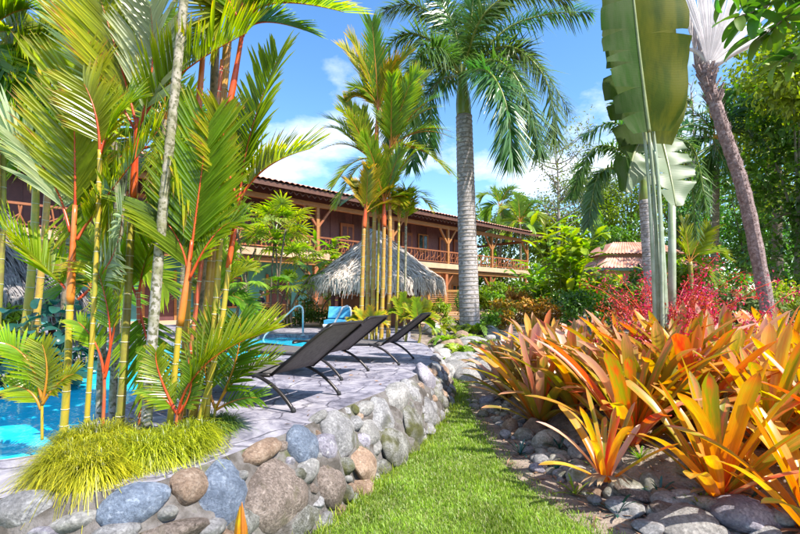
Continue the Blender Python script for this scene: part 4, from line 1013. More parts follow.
single('bar_counter', mbx, M['wood_r'], 'wooden bar counter under the pale thatched hut', 'counter').location = (c.x, c.y, 0.58)
palapa('dark grey weathered thatched hut beyond the pool with ragged drooping eaves', (-8.95, 9.0, 0.55), 2.1, 1.0, 3.75, 'thatch_grey', 4, n=6000)

# orange louvred screen by the royal palm
ls = root('louvred_screen', (P(429, 320, 21).x, 21.0, 0.5), 'orange louvred timber screen standing between the thatched hut and the tall palm', 'screen')
for i in range(3):
    b = MB(); x = i * 0.78; b.box(x - .05, x + .05, -.05, .05, 0, 1.5); part('post', b, M['wood_o'], ls, world=False)
b = MB(); b.box(0.05, 0.73, -.04, .04, 1.38, 1.48); b.box(.83, 1.51, -.04, .04, 1.38, 1.48); b.box(.05, .73, -.04, .04, .05, .13); b.box(.83, 1.51, -.04, .04, .05, .13); part('rail', b, M['wood_o'], ls, world=False)
for i in range(2):
    for j in range(14):
        b = MB(); b.bar((i * .78 + .06, 0, .19 + j * .088), (i * .78 + .72, 0, .19 + j * .088), 0.075, 0.014, (0, -0.6, 1)); part('slat', b, M['wood_o'], ls, world=False)

# ------------------------------------------------------------------ loungers
def lounger(label, near_px, far_px):
    a, b = PG(*near_px, DECK_Z), PG(*far_px, DECK_Z); mid = (a + b) / 2; w = (b - a).normalized(); ln = V((-w.y, w.x, 0))
    r = root('sun_lounger', mid, label, 'lounger', 'sling loungers on the pool deck', rz=math.atan2(ln.y, ln.x))
    W = 0.33; hx, hz = 0.27, 0.28; tx, tz = -0.30, 0.72
    for s in (-1, 1):
        m_ = MB(); m_.tube(bez([(hx, s * W, hz), (0.9, s * W, hz - .015), (1.62, s * W, hz + .02), (1.72, s * W, hz - .02)], 14), 0.016, 8); part('side_rail', m_, M['dark_metal'], r, True, False)
    for x, z in ((0.45, hz - .02), (1.25, hz - .03), (1.72, hz - .02)):
        m_ = MB(); m_.tube([(x, -W, z), (x, W, z)], 0.014, 8); part('cross_bar', m_, M['dark_metal'], r, True, False)
    bf = MB(); path = [(hx, -W + .02, hz), (tx + .03, -W + .02, tz - .03), (tx, -W + .08, tz), (tx, W - .08, tz), (tx + .03, W - .02, tz - .03), (hx, W - .02, hz)]
    bf.tube(path, 0.015, 8); back = part('backrest_frame', bf, M['dark_metal'], r, True, False)
    def sling(b, p, q, sag, t=0.008, k=8):
        p, q = V(p), V(q); n = (q - p).cross(V((0, 1, 0))).normalized(); vs = []
        for side in (0, 1):
            for i in range(k + 1):
                for j in range(5):
                    u = j / 4 * 2 - 1; c_ = p.lerp(q, i / k) - n * (sag * (1 - u * u) * math.sin(math.pi * i / k)) + n * t * side
                    vs.append(c_ + V((0, u * (W - .015), 0)))
        N = (k + 1) * 5; fs = []
        for i in range(k):
            for j in range(4):
                a_ = i * 5 + j; fs += [(a_, a_ + 5, a_ + 6, a_ + 1), (N + a_, N + a_ + 1, N + a_ + 6, N + a_ + 5)]
        for i in range(k): fs += [(i * 5, N + i * 5, N + i * 5 + 5, i * 5 + 5), (i * 5 + 4, i * 5 + 9, N + i * 5 + 9, N + i * 5 + 4)]
        fs += [tuple(range(5)) + tuple(N + j for j in range(4, -1, -1))]
        b.add(vs, fs)
    m_ = MB(); sling(m_, (hx - .01, 0, hz + .012), (tx, 0, tz + .012), 0.02); part('backrest', m_, M['mesh_fabric'], r, True, False)
    m_ = MB(); sling(m_, (1.68, 0, hz + .006), (hx + .02, 0, hz + .012), 0.025); part('seat', m_, M['mesh_fabric'], r, True, False)
    for s in (-1, 1):
        for way in ([(0.47, s * (W + .005), hz), (0.22, s * (W + .02), 0.2), (0.0, s * (W + .03), 0.012)], [(1.22, s * (W + .005), hz - .01), (1.43, s * (W + .02), 0.19), (1.58, s * (W + .03), 0.012)]):
            m_ = MB(); m_.tube(bez(way, 12), 0.0165, 8); lg = part('leg', m_, M['dark_metal'], r, True, False)
            m_ = MB(); e = V(way[2]); m_.tube([e + V((0.0, 0, -0.011)), e + V((0.012, 0, 0.022))], 0.021, 8); part('foot_cap', m_, M['rubber'], lg, True, False)
        m_ = MB(); m_.bar((0.47, s * (W - .02), hz - .02), (0.08, s * (W - .02), 0.42), 0.012, 0.02, (0, 1, 0)); part('support_arm', m_, M['dark_metal'], r, True, False)
lounger('dark sling lounger with raised back, the one beside the palm clump', (293, 413), (340, 395))
lounger('dark sling lounger with raised back, between the other two loungers', (341, 381), (369, 371))
lounger('dark sling lounger with raised back, the one by the end of the stone wall', (396, 367), (416, 358))

# ------------------------------------------------------------------ pool handrails
def handrail(label, px_post, px_low, d):
    b = PG(*px_post, DECK_Z); d = b.y; r = root('pool_handrail', b, label, 'handrail', 'steel handrails at the pool'); h = 0.78
    lo = V(((px_low[0] - px_post[0]) / F_PX * d, -0.15, -0.12)); 
    m_ = MB(); m_.tube([(0, 0, 0), (0, 0, h - .14), (-.02, 0, h - .05), (-.09, -.01, h), (-.2, -.02, h - .04), lo * .93 + V((0, 0, .13)), lo * 0.985 + V((0, 0, .02)), lo * 0.97 - V((0.0, 0, .2))], 0.024, 10)
    t = part('rail', m_, M['steel'], r, True, False)
    m_ = MB(); m_.tube([(0, 0, .002), (0, 0, .02)], .06, 12); part('base_flange', m_, M['steel'], r, True, False)
handrail('curved steel handrail descending into the pool beside the dining terrace', (303, 335.5), (264, 336), 11.5)
handrail('short steel handrail at the pool behind the middle lounger', (351, 338), (326, 338), 11)

# blue cushioned sunbed beyond the pool
sb = root('blue_sunbed', (PG(337, 331, DECK_Z).x, 13.2, DECK_Z), 'bright blue cushioned sunbed at the far end of the pool', 'sunbed'); sb.scale = (.82, .82, .8)
for nm, bx in (('cushion', (-.4, .4, -.5, .5, .28, .42)), ('frame', (-.43, .43, -.53, .53, .2, .277))):
    b = MB(); b.box(*bx); part(nm, b, M['blue_fabric'] if nm == 'cushion' else M['white_paint'], sb, world=False)
b = MB(); b.bar((0, .45, .44), (0, .75, .86), .8, .13, (0, -1, 0)); part('back_cushion', b, M['blue_fabric'], sb, world=False)
for x in (-.38, .38):
    for y in (-.48, .48): b = MB(); b.box(x - .03, x + .03, y - .03, y + .03, 0, .2); part('leg', b, M['white_paint'], sb, world=False)

# ------------------------------------------------------------------ dining corner: tables, chairs, one guest
TZ = 0.56
def dining_chair(loc, rz, label):
    r = root('dining_chair', loc, label, 'chair', 'wooden chairs on the dining terrace', rz)
    for x in (-.2, .2):
        for y in (-.2, .2):
            b = MB(); b.box(x - .025, x + .025, y - .025, y + .025, 0, .44 if y > 0 else .95); part('leg', b, M['wood_o'], r, world=False)
    b = MB(); b.box(-.23, .23, -.23, .23, .44, .48); part('seat', b, M['wood_o'], r, world=False)
    for z in (.6, .73, .86): b = MB(); b.box(-.175, .175, -.215, -.19, z, z + .07); part('back_slat', b, M['wood_o'], r, world=False)
def dining_table(loc, label):
    r = root('dining_table', loc, label, 'table', 'wooden tables on the dining terrace')
    b = MB(); b.box(-.55, .55, -.4, .4, .71, .75); part('top', b, M['wood_o'], r, world=False)
    b = MB(); b.box(-.5, .5, -.35, -.32, .62, .705); b.box(-.5, .5, .32, .35, .62, .705); part('apron', b, M['wood_o'], r, world=False)
    for x in (-.48, .48):
        for y in (-.33, .33): b = MB(); b.box(x - .03, x + .03, y - .03, y + .03, 0, .705); part('leg', b, M['wood_o'], r, world=False)
def TP(px, d, z=TZ): p = P(px, 300, d); return (p.x, p.y, z)
D0 = 19.6
for px, d in ((277, D0), (306, D0 + .8), (352, D0 + 1.5)): pass
terr = MB(); terr.box(-12, 1.6, 16.6, 21.0, 0.3, 0.556); put('terrace', terr.mesh('terrace'), M['slab'], kind='structure')
dining_table(TP(276, D0), 'wooden dining table with a seated guest on the lodge terrace')
dining_chair(TP(257, D0 + .05), R(-90), 'wooden chair the guest in navy sits on')
dining_chair(TP(292, D0 + .1), R(90), 'wooden chair across the table from the guest in navy')
dining_table(TP(321, D0 + .4), 'wooden dining table behind the blue sunbed')
dining_chair(TP(308, D0 + .3), R(-90), 'wooden chair behind the blue sunbed')

def skin_body(name, joints, edges, mat, parent, sub=2):
    me = bpy.data.meshes.new(name); me.from_pydata([j[0] for j in joints], edges, [])
    o = put(name, me, mat, parent); sk = o.modifiers.new('skin', 'SKIN'); sk.use_smooth_shade = True
    for i, j in enumerate(joints): d = me.skin_vertices[0].data[i]; d.radius = (j[1], j[2] if len(j) > 2 else j[1]); d.use_root = (i == 0)
    ss = o.modifiers.new('sub', 'SUBSURF'); ss.levels = ss.render_levels = sub
    return o
pr = root('person', TP(260, D0 + .02), 'person in navy shirt seated at the wooden table on the lodge terrace', 'person')
J = [((0, 0, .56), .13, .16), ((.02, 0, .75), .12, .15), ((.04, 0, .95), .13, .17), ((.06, 0, 1.06), .06, .07), ((.09, 0, 1.14), .05, .05), ((.11, 0, 1.25), .09, .08), ((.12, 0, 1.33), .07, .07),
     ((.05, .2, 1.0), .06), ((.14, .24, .78), .045), ((.38, .14, .80), .035), ((.46, .10, .81), .03), ((.05, -.2, 1.0), .06), ((.14, -.24, .78), .045), ((.38, -.14, .80), .035), ((.46, -.10, .81), .03),
     ((.12, .1, .55), .09), ((.44, .12, .54), .075), ((.46, .12, .1), .045), ((.58, .12, .05), .04), ((.12, -.1, .55), .09), ((.44, -.12, .54), .075), ((.46, -.12, .1), .045), ((.58, -.12, .05), .04)]
E = [(0, 1), (1, 2), (2, 3), (3, 4), (4, 5), (5, 6), (2, 7), (7, 8), (8, 9), (9, 10), (2, 11), (11, 12), (12, 13), (13, 14), (0, 15), (15, 16), (16, 17), (17, 18), (0, 19), (19, 20), (20, 21), (21, 22)]
skin_body('body', J, E, M['skin'], pr)
JS = [((0, 0, .54), .15, .18), ((.02, 0, .75), .14, .17), ((.04, 0, .95), .15, .19), ((.05, 0, 1.04), .085, .1), ((.05, .2, 1.0), .08), ((.12, .23, .84), .065), ((.05, -.2, 1.0), .08), ((.12, -.23, .84), .065)]
skin_body('shirt', JS, [(0, 1), (1, 2), (2, 3), (2, 4), (4, 5), (2, 6), (6, 7)], M['navy'], pr)
JT = [((0, 0, .52), .15, .17), ((.12, .1, .55), .105), ((.44, .12, .54), .09), ((.46, .12, .16), .065), ((.12, -.1, .55), .105), ((.44, -.12, .54), .09), ((.46, -.12, .16), .065)]
skin_body('trousers', JT, [(0, 1), (1, 2), (2, 3), (0, 4), (4, 5), (5, 6)], M['soffit'], pr)
skin_body('hair', [((.06, 0, 1.27), .085, .085), ((.08, 0, 1.34), .085, .085), ((.03, 0, 1.22), .06, .06)], [(0, 1), (0, 2)], M['hair'], pr)

# ------------------------------------------------------------------ red-stemmed palms by the near wall
def px3(seq, d): return [P(q[0], q[1], q[2] if len(q) > 2 else d) for q in seq]
def clump_palm(label, d, trunk, rad, mat, sh=None, shmat='red_shaft', shrad=None, fronds=(), gap=0.13, group='stems of the red-stemmed palm clump', name='red_stemmed_palm', rmat='red_rachis', leafmat='lip', ring=True):
    pts = px3(trunk, d); base = pts[0].copy(); r = root(name, base, label, 'palm', group)
    if d < 5: rad = (rad[0] * .84, rad[1] * .84); shrad = tuple(q * .84 for q in shrad) if shrad else None
    cane(r, pts, rad, mat, gap=gap, ring=ring)
    if sh: shaft(r, px3(sh, d), shrad or (rad[1] * 1.05, rad[1] * 0.7), shmat)
    for f in fronds:
        way, facing, L = f[0], f[1], f[2]; kw = dict(f[3]) if len(f) > 3 else {}
        kw.setdefault('mat', leafmat); kw.setdefault('rmat', rmat); kw['n'] = int(kw.get('n', 30) * 1.6); kw['width'] = max(.012, min(kw.get('width', .035) * .74, L * .066)) if d < 5 else kw.get('width', .035) * .66; kw.setdefault('rr', .0085); kw['a1'] = max(32, kw.get('a1', 22)); kw.setdefault('tipk', .55)
        add_frond(r, px3(way, d), facing, L, **kw)
    return r
CAM = (0.1, -0.9, 0.45); UPF = (0.0, -0.35, 1.0); LFT = (-0.5, -0.8, 0.3); RGT = (0.6, -0.7, 0.3)

clump_palm('palm stem with orange crownshaft and yellow-green cane, tall leaf standing straight up', 3.05,
    [(63, 434), (67, 380), (70, 300)], (0.030, 0.026), 'cane_y', [(70, 304), (72, 262), (75, 205)], 'orange_shaft', (0.032, 0.017),
    [([(75, 225), (75, 150), (73, 72)], CAM, 0.52, dict(n=34, width=0.034, a0=46, a1=16, droop=0.06)),
     ([(77, 240), (104, 200), (160, 128, 2.9)], (-0.4, -0.7, 0.6), 0.42, dict(n=30, a0=66, vee=30, start=0.25)),
     ([(70, 232), (42, 166), (-16, 116, 2.8)], (0.55, -0.5, 0.65), 0.42, dict(n=30, a0=62, mat='pale', vee=32)),
     ([(69, 292), (38, 262), (-14, 216, 2.8)], (0.3, -0.3, 0.9), 0.34, dict(n=26, a0=48, vee=40, start=0.12)),
     ([(78, 300), (110, 262), (122, 215, 2.75)], LFT, 0.42, dict(n=24, a0=58, mat='pale', vee=10))])
clump_palm('slim ringed palm stem with scaly red crownshaft and leaves arching over its neighbours', 3.15,
    [(119, 434), (124, 360), (129, 270), (133, 196)], (0.036, 0.028), 'cane_g', [(133, 198), (135, 160), (137, 118)], 'red_shaft', (0.03, 0.018),
    [([(137, 128), (122, 70), (98, -8)], (0.5, -0.75, 0.4), 0.62, dict(n=36, a0=40, a1=18, width=0.036)),
     ([(138, 128), (176, 78), (247, 33, 3.0)], (-0.25, -0.45, 0.85), 0.44, dict(n=38, a0=62, a1=30, vee=46, width=0.034, droop=0.02)),
     ([(138, 128), (152, 70), (150, 5)], CAM, 0.5, dict(n=32, a0=40, mat='pale')),
     ([(136, 132), (100, 60), (66, -20)], RGT, 0.45, dict(n=30, a0=34, mat='pale')),
     ([(139, 150), (170, 150), (196, 180)], (0, -0.5, 0.8), 0.42, dict(n=24, a0=60, droop=0.3)),
     ([(136, 150), (112, 168), (96, 212)], (0.2, -0.7, 0.6), 0.45, dict(n=26, a0=55, droop=0.25))])
clump_palm('tall mottled white palm trunk leaning right out of the clump', 2.92,
    [(146, 430), (153, 330), (161, 230), (169, 150), (176, 80), (186, -20)], (0.042, 0.033), 'trunk_pale', ring=False, fronds=[])
clump_palm('palm stem with glowing orange-red crownshaft carrying one broad upright leaf', 3.0,
    [(169, 434), (174, 380), (180, 320)], (0.027, 0.023), 'cane_y', [(180, 326), (186, 285), (192, 240)], 'orange_shaft', (0.028, 0.013),
    [([(190, 262), (198, 200), (208, 126)], CAM, 0.50, dict(n=36, width=0.032, a0=50, a1=18, droop=0.05)),
     ([(188, 280), (178, 240), (150, 205)], RGT, 0.4, dict(n=26, a0=50, mat='lip_grn')),
     ([(189, 280), (214, 236), (236, 222)], LFT, 0.26, dict(n=24, a0=55))])
clump_palm('brown scarred palm trunk between two yellow canes', 3.45,
    [(188, 424), (196, 360), (201, 300), (207, 228), (212, 140), (216, 30)], (0.05, 0.036), 'trunk_brown', ring=False)
clump_palm('orange-yellow palm cane rising to an orange crownshaft near the top', 3.25,
    [(182, 428), (186, 330), (190, 240), (195, 140)], (0.034, 0.027), 'cane_o', [(195, 142), (200, 90), (206, 10)], 'orange_shaft', (0.029, 0.02),
    [([(205, 20), (180, -30), (150, -40)], CAM, 0.5, dict(n=24)), ([(205, 25), (212, -30), (225, -60)], CAM, 0.5, dict(n=24))])
clump_palm('thickest golden palm cane with pale rings', 3.2,
    [(190, 434), (204, 340), (214, 230), (221, 120), (232, -10)], (0.040, 0.034), 'cane_o', gap=0.16)
clump_palm('leaning palm cane with bright red crownshaft and leaves against the sky', 3.15,
    [(205, 432), (214, 330), (222, 210), (229, 102)], (0.028, 0.024), 'cane_y', [(229, 106), (236, 70), (244, 22)], 'red_shaft', (0.027, 0.016),
    [([(243, 32), (270, 4), (344, 12, 3.0)], (-0.1, -0.3, 0.95), 0.36, dict(n=32, a0=58, vee=30, start=0.2, droop=0.05)),
     ([(243, 36), (262, 22), (304, 30)], (-0.1, -0.3, 0.95), 0.3, dict(n=28, a0=55, vee=20, start=0.25, mat='lip_grn')),
     ([(244, 30), (250, -20), (290, -50)], LFT, 0.5, dict(n=30)),
     ([(243, 30), (222, -10), (200, -30)], RGT, 0.5, dict(n=30)),
     ([(242, 40), (232, 10), (214, 30)], (0.1, -0.8, 0.5), 0.38, dict(n=26, a0=55))])
clump_palm('slender palm with scarlet crownshaft over a lime cane at the clump edge by the lodge', 3.1,
    [(196, 430), (210, 380), (222, 320), (229, 264)], (0.024, 0.02), 'cane_y', [(228, 268), (235, 225), (241, 186)], 'red_shaft', (0.022, 0.013),
    [([(240, 200), (266, 168), (310, 149, 2.95)], (-0.2, -0.5, 0.8), 0.36, dict(n=30, a0=62, vee=36, start=0.2)),
     ([(240, 198), (252, 130), (278, 58)], LFT, 0.42, dict(n=32, a0=52, mat='lip_grn')),
     ([(240, 205), (226, 160), (224, 120)], RGT, 0.36, dict(n=26, a0=45))])
for x0, x1, lab in ((99, 107, 'thin lichen-white palm trunk, leftmost of the pale pair'), (112, 118, 'thin lichen-white palm trunk beside the slim ringed stem')):
    clump_palm(lab, 3.4, [(x0, 424), (x0 + 3, 350), (x1, 260), (x1 + 6, 170)], (0.034, 0.03), 'trunk_pale', ring=False)
clump_palm('short red palm shoot forking between the pale trunks', 2.98, [(102, 432), (104, 400), (104, 372)], (0.014, 0.012), 'cane_red', ring=False, fronds=[
    ([(104, 376), (96, 345), (78, 322)], RGT, 0.15, dict(n=16, start=0.4)), ([(104, 374), (114, 330), (122, 282)], LFT, 0.15, dict(n=18, start=0.5)), ([(104, 380), (110, 330), (98, 272)], CAM, 0.15, dict(n=18, start=0.5))])
clump_palm('short palm shoot with crimson stem in the middle of the clump', 3.25, [(140, 430), (140, 370), (138, 290)], (0.020, 0.018), 'cane_red', gap=0.05, fronds=[
    ([(138, 300), (150, 250), (172, 215)], LFT, 0.38, dict(n=26)), ([(138, 300), (118, 268), (92, 262)], RGT, 0.38, dict(n=26)), ([(138, 305), (148, 345), (158, 395)], (0.2, -0.8, 0.5), 0.3, dict(n=20, mat='lip_grn'))])
clump_palm('low palm seedling with arching yellow-green leaves over the pool edge', 2.75, [(42, 440), (42, 420), (42, 396)], (0.010, 0.009), 'cane_y', ring=False, rmat='orange_rachis', fronds=[
    ([(42, 400), (24, 356), (-8, 342)], (0.3, -0.5, 0.8), 0.2, dict(n=22, a0=60, vee=25)), ([(42, 402), (47, 372), (42, 344)], CAM, 0.17, dict(n=18)),
    ([(42, 405), (58, 384), (74, 374)], LFT, 0.16, dict(n=18)), ([(41, 410), (30, 392), (12, 386)], RGT, 0.16, dict(n=16))])
clump_palm('low palm shoot with arching bright leaf reaching towards the lounger', 2.9, [(176, 434), (176, 424), (178, 410)], (0.012, 0.012), 'cane_red', ring=False, fronds=[
    ([(178, 414), (206, 364), (268, 332, 2.95)], (-0.3, -0.5, 0.8), 0.34, dict(n=30, a0=52, vee=40, start=0.28, droop=0.06)),
    ([(178, 414), (190, 392), (190, 366)], CAM, 0.14, dict(n=18, mat='lip_grn')), ([(177, 414), (164, 398), (148, 388)], RGT, 0.14, dict(n=16)),
    ([(177, 414), (160, 376), (156, 352)], CAM, 0.15, dict(n=18))])
clump_palm('low palm shoot fanning green leaves at the edge of the deck', 3.15, [(212, 428), (214, 418), (216, 404)], (0.012, 0.012), 'cane_g', ring=False, rmat='orange_rachis', leafmat='lip_grn', fronds=[
    ([(216, 408), (240, 376), (272, 362)], (-0.2, -0.5, 0.8), 0.24, dict(n=22, vee=35, start=0.22)), ([(216, 408), (236, 360), (240, 320)], CAM, 0.28, dict(n=22)),
    ([(215, 408), (205, 360), (218, 322)], CAM, 0.28, dict(n=22)), ([(216, 410), (238, 400), (258, 398)], (-.2, -.5, .8), 0.18, dict(n=16))])

# second rank of palms farther left, behind the clump
def back_palm(label, base, top, d, tips, L=0.75, mat='lip', rad=0.06, n=32, trunkmat='cane_g', group='palms growing beyond the pool', rmat='orange_rachis', ring=True, droop=0.12, lmid=0.25, shaftlen=0.0, shaftmat='red_shaft', facing=None, width=0.05, segs=3, name='garden_palm', seed=0, **kw):
    if base[0] < 300:                                        # stands on the far bank of the pool
        d0 = d; k_ = (base[0] - CX) / F_PX
        while in_poly(np.array([k_ * d - .25, k_ * d + .25, k_ * d]), np.array([d, d, d - .35]), water_poly).any() or (k_ * d > -4.0 and d < 11.5): d += 0.1
        q_ = min(1.55, (d / d0) ** .8); L *= q_; width *= q_; rad *= q_
    b, t = P(*base, d), P(*top, d); b.z = DECK_Z - .03 if base[0] < 430 else ground_z(b.x, b.y) - .03
    r = root(name, b, label, 'palm', group); rr = random.Random(seed)
    cane(r, [b, b.lerp(t, .5) + V((0.05, 0, 0)), t], (rad, rad * .75), trunkmat, gap=0.3, ring=ring)
    if shaftlen: shaft(r, [t, t + V((0, 0, shaftlen * .5)), t + V((0, 0, shaftlen))], (rad * .85, rad * .5), shaftmat); t = t + V((0, 0, shaftlen * .92))
    for (x, y, *dz) in tips:
        q = P(x, y, d + (dz[0] if dz else 0)); v = q - t; m_ = t + v * 0.5 + V((0, 0, lmid * math.hypot(v.x, v.y)))
        fc = facing or (-v.x * .5, -0.6, 0.8)
        add_frond(r, [t, m_, q], fc, L, mat=mat if rr.random() > .15 else ('lip_grn' if mat == 'lip' else mat), rmat=rmat, n=n, droop=droop, width=width, segs=segs, fold=0, rr=rad * .18, **kw)
    return r
back_palm('palm with pink-red crown at the left, leaves crossing the sky', (-8, 330), (2, 118), 4.4, [(-50, 20), (30, -20), (60, 40), (70, 110), (20, 20), (-40, 90), (56, 150)], L=0.6, rad=0.04, shaftlen=.15, width=.04, seed=1, lmid=.3)
back_palm('tall pale-leaved palm behind the clump against the sky', (60, 330), (78, 60), 6.0, [(20, 30), (60, -30), (110, -10), (125, 60), (30, 95), (70, -40), (92, 110), (130, 20)], L=0.7, mat='lip', rad=0.06, trunkmat='trunk_brown', seed=2)
back_palm('silvery-leaved palm tucked behind the mottled trunk', (150, 330), (165, 120), 5.5, [(130, 40), (190, 50), (210, 120), (120, 110), (165, 20), (215, 170), (110, 180), (185, 200)], L=0.65, rad=0.05, mat='lip_grn', trunkmat='trunk_brown', seed=3)
back_palm('palm with yellow canes between hut and clump', (20, 330), (36, 180), 6.5, [(0, 110), (40, 90), (76, 130), (86, 180), (-10, 160), (58, 100)], L=0.6, rad=0.06, trunkmat='cane_y', seed=4)
back_palm('low palm beyond the pool under the lodge balcony', (120, 340), (126, 270), 8.0, [(90, 230), (126, 210), (160, 240), (84, 280), (168, 290), (150, 215), (108, 300)], L=0.6, rad=0.06, mat='lip_grn', seed=5)
back_palm('low palm beside the yellow canes behind the pool', (215, 345), (218, 300), 8.5, [(190, 250), (220, 240), (250, 270), (184, 290), (252, 310), (236, 250), (200, 330)], L=0.5, rad=0.05, seed=6)
back_palm('palm crown high at the upper left edge', (-60, 330), (-20, 40), 5.2, [(-60, -10), (10, -30), (40, 0), (50, 60), (30, 120), (-30, 110), (60, 20), (0, 90)], L=0.7, rad=0.05, mat='lip', seed=8)

back_palm('broad-leaved palm filling the gap above the grey hut', (30, 330), (52, 96), 5.0, [(10, 50), (40, 30), (74, 40), (92, 80), (20, 120), (88, 130), (60, 150), (28, 160), (100, 110)], L=0.6, rad=0.04, trunkmat='cane_o', seed=41)
back_palm('green palm filling the back of the clump', (178, 330), (186, 170), 5.8, [(150, 120), (186, 90), (220, 110), (236, 160), (140, 170), (232, 210), (170, 230), (206, 240)], L=0.62, rad=0.05, mat='lip_grn', trunkmat='trunk_brown', seed=42)
back_palm('low green palm on the far pool edge behind the clump', (90, 345), (92, 290), 7.4, [(62, 260), (90, 240), (120, 256), (56, 296), (128, 300), (76, 240)], L=0.5, rad=0.05, mat='lip_grn', seed=43)
back_palm('palm with fine dark leaves high behind the clump', (120, 330), (108, 40), 6.6, [(70, 20), (92, -10), (126, -14), (150, 20), (152, 70), (64, 70), (88, 110), (132, 110)], L=0.75, rad=0.05, mat='lip_grn', trunkmat='trunk_brown', seed=44)

back_palm('lime palm high at the left edge with red leaf stalks', (-20, 340), (-2, 150), 3.9, [(-44, 90), (-8, 60), (28, 70), (48, 110), (40, 160), (-30, 150), (22, 40)], L=0.46, rad=0.03, width=.026, n=46, seed=46, trunkmat='cane_o', rmat='red_rachis', shaftlen=.12)
clump_palm('slender orange-red cane between the golden cane and the lime one', 3.12, [(178, 432), (192, 340), (204, 240), (214, 150), (222, 60)], (0.020, 0.016), 'cane_red', gap=0.16)
clump_palm('slender yellow cane left of the slim ringed stem', 2.95, [(86, 432), (92, 340), (97, 240), (100, 150)], (0.020, 0.016), 'cane_y', gap=0.16, fronds=[([(100, 156), (96, 116), (84, 84)], CAM, 0.3, dict(n=22)), ([(100, 156), (114, 120), (134, 100)], LFT, 0.3, dict(n=22))])

# golden grass spilling over the wall round the palm feet
def tuft(label, centres, n, length, mat, seed, name='ornamental_grass', w=0.0035, group=None):
    g = np.random.default_rng(seed); segs = 6; V_, F_, U_ = [], [], []
    base = V(centres[0][0]); off = 0
    k = g.integers(0, len(centres), n)
    C = np.array([tuple(c[0]) for c in centres])[k]; RR = np.array([c[1] for c in centres])[k]
    a = g.uniform(0, 6.283, n); rr = np.sqrt(g.random(n)) * RR
    p0 = C + np.stack([np.cos(a) * rr, np.sin(a) * rr, np.zeros(n)], 1)
    az = a + g.normal(0, 0.7, n); L = length * g.uniform(0.55, 1.2, n); el = g.uniform(0.5, 1.45, n)
    d = np.stack([np.cos(az) * np.cos(el), np.sin(az) * np.cos(el), np.sin(el)], 1)
    sd = np.stack([-np.sin(az), np.cos(az), np.zeros(n)], 1); sag = g.uniform(0.5, 1.15, n)
    vs = np.empty((n, segs + 1, 2, 3)); uv = np.empty((n, segs + 1, 2, 2))
    for i in range(segs + 1):
        t = i / segs; c = p0 + d * (L * t)[:, None]; c[:, 2] -= sag * L * t * t * 1.25
        hw = w * (1.0 - 0.85 * t) * 0.5 + 0.0006
        vs[:, i, 0] = c - sd * hw; vs[:, i, 1] = c + sd * hw; uv[:, i, :, 1] = t; uv[:, i, 0, 0] = 0; uv[:, i, 1, 0] = 1
    b = np.arange(n)[:, None] * (segs + 1) * 2
    q = np.concatenate([b + [2 * i, 2 * i + 1, 2 * i + 3, 2 * i + 2] for i in range(segs)], 0)
    me = mesh_np(name, vs.reshape(-1, 3) - np.array(base), q, uv.reshape(-1, 2))
    return put(name, me, M[mat], label=label, cat='grass', loc=base, group=group)
def G(px, py, z=DECK_Z): return PG(px, py, z)
tuft('golden arching grass mound spilling over the wall at the foot of the palms', [(G(84, 458, .62), .13), (G(112, 452, .62), .16), (G(96, 440, .62), .18), (G(70, 468, .62), .09), (G(92, 472, .62), .08)], 9500, 0.29, 'gold_grass', 1)
tuft('golden grass mound beside the orange crownshaft stem', [(G(140, 450, .62), .2), (G(170, 446, .62), .2), (G(150, 454, .62), .12), (G(185, 438, .62), .13)], 7500, 0.28, 'gold_grass', 2)
tuft('greener grass tuft between palm feet and deck', [(G(205, 430, .6), .14), (G(215, 424, .6), .12)], 1800, 0.24, 'green_grass', 3)

# flower bract rising in front of the wall
hb = root('heliconia_flower', P(240, 560, 1.95), 'orange and red pointed flower bract in front of the stone wall', 'flower')
b0 = P(240, 545, 1.95)
for k, (dx, mat, hh) in enumerate(((-3, 'brom_y', 0.9), (3, 'brom_r', 1.0), (0, 'brom_o', 0.85), (5, 'brom_o', 0.8))):
    mb = MB(); a, t = P(240 + dx, 545, 1.95 + .01 * k), P(241 + dx * .3, 534 - 32 * hh, 1.95)
    vs, uvs = [], []
    for i in range(7):
        s = i / 6; c_ = a.lerp(t, s); w = 0.016 * math.sin(math.pi * (0.25 + 0.75 * s)) + .001
        vs += [c_ + V((-w, 0, 0)), c_ + V((0, -w * .8, 0)), c_ + V((w, 0, 0))]; uvs += [(0, s), (.5, s), (1, s)]
    mb.add(vs, [f for j in range(6) for f in ((3 * j, 3 * j + 1, 3 * j + 4, 3 * j + 3), (3 * j + 1, 3 * j + 2, 3 * j + 5, 3 * j + 4))], 0, uvs)
    part('bract', mb, M[mat], hb)
mb = MB(); mb.tube([V((b0.x, b0.y, 0.0)), b0], 0.009, 6); part('stalk', mb, M['green_rachis'], hb)

